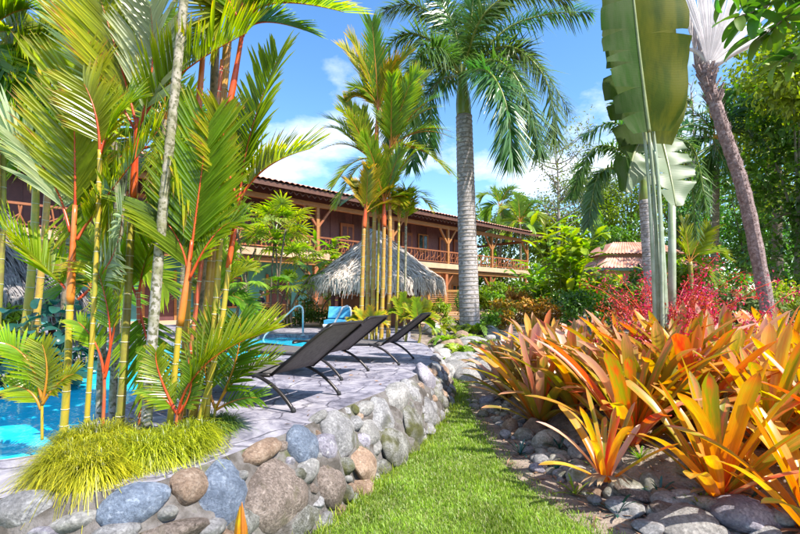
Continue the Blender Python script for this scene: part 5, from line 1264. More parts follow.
# ------------------------------------------------------------------ yellow palm cluster in front of the thatched hut
cl = [  # stem foot, top of cane, shaft top, material
    ('tallest golden palm stem of the cluster by the thatched hut', [(372, 341), (374, 240), (376, 150)], [(376, 152), (378, 100)], 'orange_shaft', 10.0,
     [((372, 22), CAM), ((343, 47), RGT), ((409, 52), LFT), ((398, 78), CAM), ((352, 88), CAM)], 'lip_yel'),
    ('golden palm stem with red crownshaft leaning left before the hut', [(366, 341), (368, 260), (366, 196)], [(366, 198), (370, 152)], 'red_shaft', 10.1,
     [((326, 118), UPF), ((325, 148), UPF), ((362, 112), CAM), ((345, 100), CAM), ((332, 186), UPF)], 'lip'),
    ('golden palm stem with broad lime leaves, right of the tallest one', [(388, 342), (390, 250), (389, 190)], [(389, 192), (391, 140)], 'orange_shaft', 9.9,
     [((436, 98), UPF), ((452, 138), UPF), ((402, 80), CAM), ((420, 76), CAM), ((446, 170), UPF), ((376, 98), CAM)], 'lip'),
    ('thin lime palm cane among the cluster by the hut', [(381, 343), (383, 280), (384, 225)], [(384, 227), (384, 195)], 'red_shaft', 9.8,
     [((412, 160), UPF), ((350, 190), UPF), ((372, 142), CAM), ((402, 150), CAM), ((420, 205), UPF)], 'lip'),
    ('shorter lime palm cane before the thatch with upright yellow leaves', [(361, 343), (362, 290), (364, 226)], [(364, 228), (366, 204)], 'red_shaft', 9.6,
     [((350, 182), UPF), ((392, 190), UPF), ((374, 160), CAM)], 'lip_yel')]
for lab, tr, sh, sm, d, tips, lm in cl:
    r = clump_palm(lab, d, tr, (0.050, 0.040), 'cane_o', sh, sm, (0.05, 0.03), gap=0.22, group='golden palm cluster by the hut', name='golden_palm')
    t = P(*sh[1], d)
    for (x, y), fc in tips:
        q = P(x, y, d + rng.uniform(-.5, .3)); v = q - t; m_ = t + v * .5 + V((0, 0, 0.12 * math.hypot(v.x, v.y)))
        ln = v.length
        if rng.random() < .8:
            q2 = q + V((rng.uniform(-.35, .35), rng.uniform(-.5, .3), rng.uniform(-.45, .2)))
            add_frond(r, [t - V((0, 0, .2)), (t + q2) / 2 + V((0, 0, .1 * ln)), q2], fc, max(.36, min(.62, 0.34 * ln)), mat=lm, rmat='orange_rachis', n=36, width=0.038, a0=44, a1=20, start=0.1, segs=3, fold=0, rr=0.013, droop=0.08)
        add_frond(r, [t - V((0, 0, .15)), m_, q], fc, max(.42, min(.72, 0.38 * ln)), mat=lm if rng.random() < .75 else 'lip_grn', rmat='orange_rachis', n=40, width=0.04, a0=44, a1=20, start=0.1, segs=3, fold=0, rr=0.016, droop=0.06)
for x, dx, d in ((376, 3, 10.3), (396, 3, 10.1), (404, 2, 10.3)):
    clump_palm('slim cane with a small leafy top standing in the golden palm cluster by the hut', d, [(x, 341), (x + dx * .5, 290), (x + dx, 232 - dx * 3)], (0.032, 0.026), rng.choice(['cane_y', 'cane_g', 'trunk_pale']), gap=0.25, group='golden palm cluster by the hut', name='golden_palm', rmat='orange_rachis', fronds=[
        ([(x + dx, 236 - dx * 3), (x + dx + s_ * 8, 205 - dx * 3), (x + dx + s_ * 26, 190 + rng.uniform(-10, 20), d - .2)], UPF if s_ else CAM, 0.42, dict(n=24, width=.055, segs=3, fold=0, rr=.012)) for s_ in (-1, 0, 1)])
back_palm('bushy young palm at the foot of the golden cluster, right side', (418, 338), (418, 322), 9.5, [(406, 308), (416, 300), (430, 306), (436, 318), (404, 318), (426, 302), (436, 330)], L=0.22, rad=.03, seed=11, name='young_palm', width=.045)
back_palm('bushy young palm at the foot of the golden cluster, beside the blue sunbed', (370, 338), (368, 328), 9.3, [(349, 320), (356, 311), (370, 308), (383, 314), (350, 328), (386, 324)], L=0.19, rad=.03, seed=12, mat='lip_yel', name='young_palm', width=.045)
back_palm('leafy young palm against the thatch', (405, 338), (404, 318), 9.8, [(394, 300), (403, 294), (414, 300), (392, 312), (416, 312)], L=0.2, rad=.03, seed=13, name='young_palm', width=.045)

# ------------------------------------------------------------------ tall palm with ringed grey trunk
def royal(label, base, top, shtop, d, rad, fr, L, group=None, n=95, width=0.035, mat='royal', shmat='royal_shaft', name='royal_palm', gap=0.12, plume=55, droop=0.35, rr=0.035):
    b, t, s = P(*base, d), P(*top, d), P(*shtop, d); b.z = 0.45; r = root(name, b, label, 'palm', group)
    cane(r, [b, b.lerp(t, .5), t], rad, 'trunk_royal', gap=gap, ringmat='royal_ring', n=16, bulge=1.025, fine=40)
    if shmat: shaft(r, [t - V((0, 0, .05)), t.lerp(s, .5), s], (rad[1] * .92, rad[1] * .6), shmat)
    for way, fc, *m_ in fr:
        pts = [s] + [P(x, y, d + dz) for x, y, dz in way]
        add_frond(r, pts, fc, L * (m_[0] if m_ else 1), mat=mat, rmat='green_rachis', n=n, width=width, a0=70, a1=38, vee=5, plume=plume, droop=droop, start=0.12, rr=rr, segs=3, fold=0, tipk=0.5)
    return r
royal('tall grey-trunked palm with green crownshaft rising in front of the lodge balcony', (470, 335), (464, 116), (462, 76), 13.0, (0.30, 0.235),
    [([(505, 46, -1), (545, 78, -1.2), (556, 142, -1)], UPF), ([(496, 60, -1.5), (524, 92, -2), (540, 152, -2)], UPF), ([(505, 30, 0), (548, 14, 0), (590, 12, 0)], UPF),
     ([(478, 30, .5), (500, 2, .5), (540, -16, .5)], UPF), ([(455, 30, 0), (440, 0, 0), (428, -30, 0)], CAM), ([(470, 30, 0), (474, -5, 0), (484, -40, 0)], CAM),
     ([(440, 48, -1), (416, 62, -1.4), (408, 118, -1.2)], UPF), ([(430, 40, 0), (400, 36, 0), (372, 66, 0)], UPF), ([(440, 80, 1), (420, 108, 1.5), (412, 166, 1.5)], UPF),
     ([(442, 24, .8), (412, 4, .8), (386, 10, .8)], UPF), ([(486, 62, 1), (514, 80, 2), (530, 130, 2.2)], UPF), ([(450, 66, 2), (432, 96, 2.6), (430, 150, 2.8)], UPF), ([(508, 50, -.6), (536, 60, -.6), (570, 112, -.6)], UPF), ([(486, 70, -2), (506, 104, -2.6), (512, 160, -2.6)], UPF), ([(428, 60, -.5), (400, 84, -.5), (392, 140, -.5)], UPF), ([(480, 20, -1), (516, -6, -1.2), (570, 0, -1.2)], UPF)], 0.76, n=175, width=.048)
royal('grey ringed palm behind the banana stalks with bushy drooping leaves', (655, 322), (645, 200), (643, 176), 12.0, (0.19, 0.15),
    [([(620, 150, 0), (592, 150, 0), (572, 196, 0)], UPF), ([(618, 168, -.6), (598, 176, -.8), (588, 226, -.8)], UPF), ([(632, 140, .5), (612, 122, .5), (584, 136, .5)], UPF), ([(668, 140, 0), (694, 150, 0), (706, 208, 0)], UPF),
     ([(662, 152, 0), (688, 168, 0), (696, 236, .2)], UPF), ([(676, 130, .6), (706, 130, .8), (728, 172, .8)], UPF), ([(650, 130, 1), (660, 104, 1), (690, 100, 1)], UPF), ([(636, 140, 1.5), (626, 116, 1.5), (616, 100, 1.5)], CAM)], 0.48, n=130, width=.05, droop=.3, name='foxtail_palm')
for lab, bx, ty, d, tips, sd in (('slim feathery palm behind the lodge roof end', 500, 206, 46, [(482, 196), (494, 190), (512, 188), (524, 200), (484, 216), (522, 218), (506, 226)], 21), ('yellowish feathery palm behind the lodge roof end', 520, 222, 44, [(504, 208), (518, 196), (536, 202), (544, 220), (506, 232), (538, 238)], 22)):
    back_palm(lab, (bx, 320), (bx, ty), d, tips, L=1.6, rad=.16, n=36, width=.12, seed=sd, group='palms behind the lodge', mat='lip_grn' if sd == 21 else 'lip', trunkmat='trunk_brown', droop=.3, lmid=.35)
back_palm('dark feather palm in the trees right of the leaning trunk', (712, 320), (716, 140), 16, [(690, 112), (704, 96), (728, 92), (748, 108), (752, 136), (690, 148), (735, 170), (706, 176), (758, 96)], L=.75, rad=.13, n=60, width=.05, seed=31, mat='royal', plume=50, trunkmat='trunk_brown', droop=.3, group='palms in the trees')
back_palm('green feather palm low behind the red spray bush', (690, 320), (690, 262), 13, [(664, 236), (684, 222), (708, 230), (722, 254), (662, 268), (716, 282)], L=.6, rad=.08, n=36, width=.06, seed=32, mat='lip', group='palms in the trees')

# leaning palm with bleached leaf
pb, ptp = P(776, 300, 9.0), P(703, 66, 9.2); pb.z = 0.4
r = root('leaning_palm', pb, 'leaning rough-barked palm with a bleached white leaf at its crown', 'palm')
mb = MB(); path = bez([pb, P(747, 205, 9.0), P(724, 132, 9.1), ptp], 30); mb.tube(path, [0.125 - 0.02 * i / 30 + 0.012 * (i % 2) for i in range(31)], 14); tk = part('trunk', mb, M['fibre'], r)
fb = MB(); g_ = random.Random(9)
for k in range(900):
    u = g_.random() ** 0.7; i = min(29, int(u * 30)); c_ = path[i].lerp(path[i + 1], u * 30 - i); a = g_.uniform(0, 6.28); R_ = 0.115 - 0.02 * u
    o_ = V((math.cos(a), math.sin(a), 0)); L = g_.uniform(.03, .07) * (1 + u); w = V((-math.sin(a), math.cos(a), 0)) * g_.uniform(.01, .03)
    fb.add([c_ + o_ * R_ - w, c_ + o_ * R_ + w, c_ + o_ * (R_ + L * .45) + V((0, 0, L))], [(0, 1, 2)])
fo = part('bark_fibre', fb, M['fibre'], tk, base=r.location); fo['kind'] = 'stuff'
for k in range(26):
    mb = MB(); a = k * 2.4; h = 0.08 + 0.55 * (k / 26); i = int((1 - h * .32) * 30); c_ = path[min(30, i)]; o_ = V((math.cos(a), math.sin(a), 0))
    mb.bar(c_ + o_ * .11, c_ + o_ * .20 + V((0, 0, .18)), .07, .025, o_); part('leaf_base', mb, M['fibre'], tk, base=r.location)
ct = P(708, 62, 9.2)
mb = MB(); fan_leaf(mb, ct - V((0, 0, .1)), (0.30, 0.0, 1.0), (0.25, -1, 0.1), 2.4, 72, 46, 0.055, 0.02); part('bleached_leaf', mb, M['white_frond'], r)
for (x, y, dz) in ((-4, 30, .3), (6, 20, .4)):
    mb = MB(); fan_leaf(mb, ct + V((0, dz, 0)), (0.2 + x * .02, 0.1, 1.0), (0.4, -1, 0.1), 1.9, 34, 30, 0.05, 0.04); part('bleached_leaf', mb, M['white_frond'], r)
for (tx, ty, td) in ((806, 26, 8.6), (776, 40, 9.0), (683, 50, 9.4)):
    mb = MB(); mb.tube(bez([P(712, 68, 9.2), P((712 + tx) / 2, (66 + ty) / 2 - 6, (9.2 + td) / 2), P(tx, ty, td)], 12), [.055 - .03 * i / 12 for i in range(13)], 8); part('bleached_stalk', mb, M['white_rachis'], r, True)

# ------------------------------------------------------------------ big paddle-leaved plant
bp0 = P(664, 330, 4.9); bp0.z = 0.35
bn = root('banana_plant', bp0, 'giant paddle-leaved plant with tall ribbed green stalks and torn upright leaf', 'plant')
for (x0, x1, y1, rr_, dd) in ((657, 642, 118, .032, 0), (661, 647, 120, .036, .06), (667, 652, 124, .034, 0), (663, 654, 150, .03, -.05), (670, 650, 140, .028, .08)):
    mb = MB(); mb.tube(bez([V((P(x0, 345, 4.9 + dd).x, 4.9 + dd, .3)), P((x0 + x1) / 2 + 2, 230, 4.9 + dd), P(x1, y1, 4.9 + dd)], 14), [rr_ * .72 * (1.1 - .5 * i / 14) for i in range(15)], 8); part('stalk', mb, M['banana_stalk'], bn, True)
def paddle(name, rib, left, right, mat_l, mat_r, d, cup=0.17, notch=(), rmat='banana_rib', edge=False, seed=0):
    """leaf blade from its midrib (pixel way points) with half-widths in pixels along its length; notches tear one side"""
    pts = [P(*q) if len(q) == 3 else P(*q, d) for q in rib]; K = 40; path = bez(pts, K); g = random.Random(seed)
    mb = MB(); mb.tube(path, [.022 - .014 * i / K for i in range(K + 1)], 8); ribo = part('midrib', mb, M[rmat], bn, True)
    for sgn, prof, mt in ((-1, left, mat_l), (1, right, mat_r)):
        mb = MB(); k = d / F_PX; rows = []; strip = 0
        for i in range(K + 1):
            t = i / K; u = t * (len(prof) - 1); j = min(int(u), len(prof) - 2); w = (prof[j] + (prof[j + 1] - prof[j]) * (u - j)) * k
            T = (path[min(i + 1, K)] - path[max(i - 1, 0)]).normalized(); S = V((0, -1, 0)).cross(T).normalized() * -sgn
            if S.x * sgn < 0: S = -S
            rip = .02 * math.sin(i * .55 + sgn)
            vs = []
            for a in range(7):
                f = a / 6
                vs.append(path[i] + S * (w * f) + V((0, -cup * w * f * (1.6 - f) + rip * f, 0)) - T * (0.10 * w * f * f))
            rows.append(vs)
        cuts = sorted([q for s, q in notch if s == sgn]); edges = [0] + cuts + [K]
        for lo, hi in zip(edges, edges[1:]):                 # pieces of blade between tears; they part towards the margin
            sh = g.uniform(-.05, .05); vs, uvs = [], []
            for i in range(lo, hi + 1):
                T = (path[min(i + 1, K)] - path[max(i - 1, 0)]).normalized()
                gap = (0.035 if i == lo and lo else 0) - (0.035 if i == hi and hi < K else 0)
                for a in range(7):
                    f = a / 6; trim = 1 - (g.uniform(0, .05) if a == 6 else 0)
                    vs.append(path[i].lerp(rows[i][a], trim) + T * gap * max(0, f - .25) * 1.6 + V((0, sh * f * f, 0))); uvs.append((f, i / K))
            n_ = hi - lo
            mb.add(vs, [(i * 7 + a, i * 7 + a + 1, (i + 1) * 7 + a + 1, (i + 1) * 7 + a) for i in range(n_) for a in range(6)], 0, uvs)
        bl = part('blade', mb, M[mt], bn, True)
        if edge:
            eb = MB(); eb.tube([rw[6] + V((0, -.004, 0)) for rw in rows[3:]], .006, 5); part('dry_edge', eb, M['leaf_edge'], bl, base=bn.location) if sgn == 1 else None
paddle('leaf', [(649, 132), (640, 60), (630, -30), (622, -90)], [20, 32, 38, 38, 34, 30, 10], [22, 40, 48, 52, 54, 50, 12], 'banana', 'banana_lit', 4.75, notch=[(-1, 5), (-1, 9), (-1, 13), (-1, 15), (-1, 18), (-1, 22), (1, 17)], seed=1)
paddle('leaf', [(646, 144, 5.1), (638, 60, 5.2), (628, -40, 5.3)], [26, 40, 36, 36, 30], [26, 44, 40, 40, 30], 'banana', 'banana_lit', 5.1, notch=[(-1, 6), (-1, 11), (-1, 18), (-1, 24)], edge=False, seed=2)
paddle('leaf', [(660, 135, 5.4), (668, 165, 5.2), (676, 206, 5.0)], [14, 26, 30, 26, 6], [14, 24, 26, 22, 6], 'banana_pale', 'banana_pale', 5.2, notch=[(1, 12), (1, 20), (1, 28), (-1, 16), (-1, 25), (-1, 33)], edge=False, seed=3)
paddle('leaf', [(640, 140, 5.2), (632, 160, 5.1), (626, 192, 5.0)], [8, 16, 18, 16, 4], [8, 16, 20, 16, 4], 'banana', 'banana_pale', 5.2, notch=[(-1, 20), (1, 12)], edge=False, seed=4)
mb = MB(); mb.tube([V((P(672, 330, 5.6).x, 5.6, .3)), P(672, 260, 5.6), P(672, 190, 5.6)], [.05, .045, .04], 10); part('stalk', mb, M['banana_stalk'], bn, True)

# ------------------------------------------------------------------ bromeliads in the bed
BK = ['brom_o', 'brom_y', 'brom_g', 'brom_p', 'brom_r']
BL = {k: bank(('brom', k), lambda s: strap(1.0, (0.088, 0.10, 0.09, 0.082, 0.095, 0.088)[s], (0.35, 0.7, 1.0, 0.2, 1.2, 0.85)[s], chan=0.5, seed=s, tip=0.13, side=(0, .1, -.1, .05, .15, -.15)[s]), k, 6) for k in BK}
BROM_GROUP = 'orange bromeliads massed in the raised bed'
def bromeliad(x, y, size, nl, mix, label, group=BROM_GROUP, seed=0, z=None, tight=0.0, name='bromeliad'):
    rr = random.Random(seed); zz = ground_z(x, y) if z is None else z
    r = root(name, (x, y, zz - 0.03), label, 'bromeliad', group); a0 = rr.uniform(0, 6.28)
    for k in range(nl):
        t = k / (nl - 1)                                     # 0 outer .. 1 inner
        el = R(33 + 49 * t ** 0.8 + rr.uniform(-9, 9) + tight * 12)
        kind = rr.choices(BK, mix)[0]; me = BL[kind][rr.choice([0, 1, 1, 2, 5, 5] if t < .35 else [0, 1, 2, 5] if t < .7 else [0, 3, 3, 5])]
        s = size * rr.uniform(0.8, 1.1) * (0.9 + 0.2 * math.sin(math.pi * t)); az = a0 + k * 2.39996 + rr.uniform(-.25, .25)
        o = put('leaf', me, parent=r)
        o.matrix_basis = Matrix.Translation((math.cos(az) * .05 * size * (1 - t), math.sin(az) * .05 * size * (1 - t), 0.03 * t)) @ orient(az, el, rr.uniform(-.25, .25)) @ Matrix.Diagonal((s, s * rr.uniform(.85, 1.15), s, 1))
    # dead skirt at the foot
    mb = MB()
    for k in range(14):
        a = rr.uniform(0, 6.28); L = size * rr.uniform(.12, .3); p = V((math.cos(a) * .06, math.sin(a) * .06, .07)); q = p + V((math.cos(a) * L, math.sin(a) * L, -.05)); w = V((-math.sin(a), math.cos(a), 0)) * .018
        mb.add([p - w, p + w, p.lerp(q, .5) + w + V((0, 0, .02)), p.lerp(q, .5) - w + V((0, 0, .02)), q], [(0, 1, 2, 3), (3, 2, 4)], 0, [(0, 0), (1, 0), (1, .5), (0, .5), (.5, 1)])
    part('dead_leaves', mb, M['brown_leaf'], r, world=False)
    return r
bromeliad(1.50, 3.24, 0.60, 15, (3, 3, 1, 2, 1), 'small orange bromeliad sprawling over the border stones by the bare soil', None, 1, z=0.2)
bromeliad(2.04, 3.92, 1.1, 30, (5, 1.6, 2, 1.2, 1.8), 'tall orange-red bromeliad behind the small sprawling one', None, 2)
bromeliad(2.24, 3.12, 1.0, 27, (5, 5, 0, .5, .4), 'golden-orange bromeliad above the large violet-grey border stone', None, 3)
bromeliad(2.58, 2.74, 0.96, 27, (3, 7, 0, .3, .3), 'yellow-gold bromeliad at the corner of the stone border', None, 4)
field = [(1.62, 5.15, .9, 'g'), (2.62, 4.4, .98, 'o'), (2.95, 4.72, .95, 'o'), (2.42, 4.3, .9, 'o'), (1.98, 5.0, .95, 'g'), (1.72, 5.85, .9, 'g'), (2.2, 5.6, .95, 'g'), (2.45, 4.75, 1.0, 'o'), (2.75, 4.2, .95, 'o'), (3.0, 3.6, .9, 'y'), (3.2, 3.05, .85, 'y'), (2.0, 6.5, .9, 'g'), (2.6, 6.2, .95, 'g'), (3.0, 5.3, .95, 'o'), (3.3, 4.6, .95, 'o'),
         (3.6, 3.9, .9, 'y'), (3.75, 3.3, .85, 'y'), (1.7, 7.1, .8, 'g'), (2.3, 7.3, .85, 'g'), (3.1, 6.7, .9, 'g'), (3.6, 5.8, .9, 'o'), (4.0, 5.0, .9, 'o'), (4.3, 4.3, .85, 'y'), (4.7, 5.4, .85, 'y'), (4.2, 6.3, .85, 'o'), (5.2, 6.2, .8, 'y'), (5.0, 7.2, .8, 'y'), (5.9, 7.0, .8, 'y'), (6.4, 8.0, .8, 'y'), (5.6, 8.2, .8, 'y'), (1.55, 6.35, .75, 'g'), (4.5, 3.6, .8, 'y'), (5.1, 4.6, .8, 'y'), (2.35, 6.9, .8, 'g'), (2.9, 5.9, .9, 'o')]
mixes = {'g': (1.6, 0.8, 7, 1.8, .8), 'o': (5, 2, 3.2, 1.6, 1.3), 'y': (3.5, 5, 1.2, 1.4, .6)}
labs = {'g': 'olive and pink tipped bromeliad in the mass at the narrow end of the bed', 'o': 'orange bromeliad in the thick of the raised bed', 'y': 'yellow-gold bromeliad in the bed towards the leaning palm'}
def brom_label(x, y, k):
    if k == 'g':
        if x < 1.8: return 'olive and pink bromeliad on the lawn edge at the narrow end of the bed'
        if y > 6.4: return 'olive and pink bromeliad at the back of the narrow end before the crotons'
        return 'olive and pink bromeliad between the lawn edge row and the tall orange-red one'
    if k == 'o':
        if y < 4.9: return 'orange bromeliad right behind the tall orange-red one'
        return 'orange bromeliad round the foot of the red feathery shrubs and banana stalks'
    if y < 4.2: return 'yellow-gold bromeliad behind the golden ones along the stone border'
    if y > 6.5: return 'yellow-gold bromeliad below the olive shrubs at the leaning palm'
    return 'yellow-gold bromeliad beside the red feathery shrubs towards the leaning palm'
for i, (x, y, s, k) in enumerate(field):
    bromeliad(x, y, s * 1.12, 27 if y < 6 else 22, mixes[k], brom_label(x, y, k), BROM_GROUP, 10 + i)

# ------------------------------------------------------------------ border of river stones
eb = root('stone_border', (1.6, 3.4, 0.0), 'border of rounded river stones along the bromeliad bed', 'border')
BS = [(550, 441, 26, 22, 'st_river'), (535, 430, 24, 22, 'st_tan'), (524, 436, 20, 16, 'st_river'), (543, 444, 22, 28, 'st_river'), (558, 462, 20, 16, 'st_river'), (541, 461, 16, 14, 'st_grey'), (537, 468, 16, 10, 'st_violet'),
      (510, 428, 18, 20, 'st_tan'), (505, 435, 12, 12, 'st_grey'), (582, 478, 30, 28, 'st_river'), (571, 444, 14, 12, 'st_grey'), (599, 480, 18, 26, 'st_grey'), (580, 455, 22, 16, 'st_pale'), (610, 462, 26, 16, 'st_pale'),
      (633, 492, 44, 26, 'st_river'), (650, 480, 22, 30, 'st_river'), (625, 508, 36, 18, 'st_grey'), (652, 512, 12, 16, 'st_river'), (662, 498, 20, 14, 'st_tan'), (668, 505, 32, 18, 'st_pale'), (684, 500, 30, 18, 'st_pale'), (683, 522, 60, 24, 'st_pale'),
      (708, 506, 26, 16, 'st_river'), (716, 502, 20, 24, 'st_pale'), (742, 520, 62, 36, 'st_violet'), (768, 512, 16, 26, 'st_river'), (782, 524, 24, 18, 'st_pale'), (797, 522, 22, 24, 'st_violet'), (697, 530, 18, 12, 'st_grey'), (648, 528, 30, 16, 'st_grey'),
      (520, 421, 16, 12, 'st_grey'), (487, 402, 16, 14, 'st_violet'), (483, 414, 12, 8, 'st_river'), (492, 410, 18, 16, 'st_moss'), (560, 474, 14, 10, 'st_grey'), (640, 462, 50, 18, 'st_brown'), (612, 494, 18, 14, 'st_river'), (675, 470, 44, 16, 'st_brown'), (595, 500, 14, 10, 'st_grey'), (712, 530, 30, 14, 'st_pale'), (765, 535, 30, 16, 'st_grey')]
for px, py, w, h, kind in BS:
    z = 0.1
    for _ in range(4): q = PG(px, py, z); z = ground_z(q.x, q.y) + 0.03
    sw, sh = w / 2 * q.y / F_PX, h / 2 * q.y / F_PX
    place_stone(kind, (q.x, q.y, z), (sw * 1.05, sw * rng.uniform(.75, .95), sh * 0.95), (rng.uniform(-.2, .2), rng.uniform(-.2, .2), rng.uniform(-.5, .5)), eb, eb.location)
_bp = [(o.location + eb.location, max(o.scale)) for o in eb.children]; rs = random.Random(91); _m = 0
for _ in range(3000):
    y = rs.uniform(2.4, 6.6); x = rs.uniform(1.0, 3.4); d = seg_dist(x, y, BED_EDGE)
    if not (-.16 < d < .34): continue
    s_ = rs.uniform(.025, .075); p = V((x, y, ground_z(x, y) + s_ * .25))
    if any((p - q).length < .85 * (s_ + r_) for q, r_ in _bp): continue
    place_stone(rs.choice(['st_river', 'st_grey', 'st_pale', 'st_river', 'st_tan']), p, (s_ * rs.uniform(1, 1.4), s_, s_ * rs.uniform(.6, .8)), (rs.uniform(-.3, .3), rs.uniform(-.3, .3), rs.uniform(0, 6)), eb, eb.location)
    _bp.append((p, s_)); _m += 1
    if _m > 130: break
# pebbles and litter on the bare soil strip
g = np.random.default_rng(21)
def litter():
    xs, ys = [], []
    while len(xs) < 1500:
        y = g.uniform(2.7, 7.0); x = g.uniform(0.9, 3.2)
        d = seg_dist(x, y, BED_EDGE); e = seg_dist(x, y, LAWN_EDGE)
        if -0.5 < d < 1.1 and e > 0.02: xs.append(x); ys.append(y)
    mb = MB(); lm = MB()
    for k, (x, y) in enumerate(zip(xs, ys)):
        z = ground_z(x, y); s = g.uniform(.005, .018)
        if k % 3:
            a = g.uniform(0, 6.28); L = g.uniform(.03, .11); t = V((math.cos(a), math.sin(a), g.uniform(-.1, .3))); w = V((-t.y, t.x, 0)) * g.uniform(.005, .014); p = V((x, y, z + .012))
            lm.add([p - w * .5, p + t * L * .5 - w, p + t * L, p + t * L * .5 + w], [(0, 1, 2, 3)], 0, [(.5, 0), (0, .5), (.5, 1), (1, .5)])
        else:
            vs = [V((x, y, z)) + V((math.cos(q) * s * g.uniform(.7, 1.3), math.sin(q) * s, g.uniform(0, .4) * s)) for q in np.linspace(0, 5.2, 6)] + [V((x, y, z + s * .9))]
            mb.add(vs, [(i, (i + 1) % 6, 6) for i in range(6)])
    put('pebbles', mb.mesh('pebbles', smooth=True), M['st_river'], label='small pebbles scattered on the bare soil', cat='pebbles', kind='stuff')
    put('leaf_litter', lm.mesh('leaf_litter'), M['brown_leaf'], label='dry leaf litter on the soil of the bed', cat='leaf litter', kind='stuff')
litter()
def deck_leaves():
    lm = MB(); k = 0
    while k < 90:
        x, y = g.uniform(-2.3, .5), g.uniform(2.4, 8.5)
        if x > np.interp(y, [p[1] for p in WALL_TOP[1:11]], [p[0] for p in WALL_TOP[1:11]]) - .06: continue
        if x < np.interp(y, [2.5, 4.3, 6.6, 8.2], [-2.2, -2.3, -2.3, -1.7]): continue
        a = g.uniform(0, 6.28); L = g.uniform(.025, .075); t = V((math.cos(a), math.sin(a), g.uniform(0, .15))); w = V((-t.y, t.x, 0)) * L * g.uniform(.12, .3); p = V((x, y, DECK_Z + .006))
        lm.add([p, p + t * L * .5 - w + V((0, 0, .008)), p + t * L, p + t * L * .5 + w], [(0, 1, 2, 3)], 0, [(.5, 0), (0, .5), (.5, 1), (1, .5)]); k += 1
    put('fallen_leaves', lm.mesh('fallen_leaves'), M['brown_leaf'], label='dry fallen leaves scattered over the pool deck', cat='leaf litter', kind='stuff')
deck_leaves()
# low weeds between stones
for k, (px, py) in enumerate(((640, 470), (660, 476), (690, 470), (520, 432), (600, 452), (560, 430), (700, 486), (745, 490), (640, 455), (556, 446), (575, 466), (618, 484))):
    q = PG(px, py, 0.22); q.z = ground_z(q.x, q.y)
    bromeliad_mat = 'teal' if k % 2 else 'tree2'
    r = root('rosette_weed', q, 'small narrow-leaved green rosette among the border stones', 'weed', 'weeds among the border stones')
    ms = bank(('weed', bromeliad_mat), lambda s: strap(.16, .016, .6 + .3 * s, chan=.3, segs=5, across=2, seed=s), bromeliad_mat, 3)
    for i in range(13):
        o = put('leaf', ms[i % 3], parent=r); o.matrix_basis = orient(i * 2.4, rng.uniform(.3, 1.2)) @ Matrix.Scale(rng.uniform(.6, 1.2), 4)
# moss and grass tufts at the wall foot
g2 = np.random.default_rng(44)
wx, wy = [], []
for i in range(len(wall_base) - 1):
    (ax, ay), (bx, by) = wall_base[i], wall_base[i + 1]
    if ay < 1.9 or ay > 9.5 or ax < -1.6: continue
    for _ in range(int(260 * math.hypot(bx - ax, by - ay) * (1 if ay < 6 else .5))):
        t = g2.random(); wx.append(ax + (bx - ax) * t + g2.normal(.03, .06)); wy.append(ay + (by - ay) * t + g2.normal(0, .05))
wx, wy = np.array(wx), np.array(wy)
blades('wall_foot_grass', wx, wy, np.full(len(wx), .0), g2.uniform(.04, .13, len(wx)), np.full(len(wx), .006), g2.uniform(.02, .08, len(wx)), 45, M['lawn_blade'], 'longer grass and moss along the foot of the stone wall', 'grass')

# ------------------------------------------------------------------ red spray shrub
def spray(label, base, h, n, seed, mat='red_spray'):
    r = root('red_spray_shrub', base, label, 'shrub', 'red feathery shrubs in the bed'); rr = random.Random(seed); tw = MB(); cl = []
    for k in range(n):
        a = rr.uniform(0, 6.28); L = h * rr.uniform(.6, 1.05); sp = rr.uniform(.1, .75) * h
        q = V((math.cos(a) * sp, math.sin(a) * sp, L)); path = bez([V((0, 0, 0)), q * .5 + V((0, 0, .1 * h)), q - V((0, 0, .1 * h))], 6); tw.tube(path, [.012 * (1 - .12 * i) for i in range(7)], 5)
        for i in range(2, 7): cl.append((path[i], .09 * h, .09 * h, .07 * h))
    part('stems', tw, M['red_rachis'], r, True, False)
    put('foliage', leaf_cloud('foliage', cl, n * 120, .045, seed, aspect=2.6, shell=.1), M[mat], r)
for i, (x, y, h, n) in enumerate(((3.4, 5.6, 1.55, 20), (3.8, 6.4, 1.7, 18), (4.3, 6.0, 1.3, 13), (3.75, 5.3, 1.3, 13), (2.78, 4.62, 1.2, 12), (3.1, 5.0, 1.35, 14))):
    spray('red feathery shrub rising among the bromeliads at the foot of the banana stalks', (x, y, ground_z(x, y)), h, n, 60 + i)

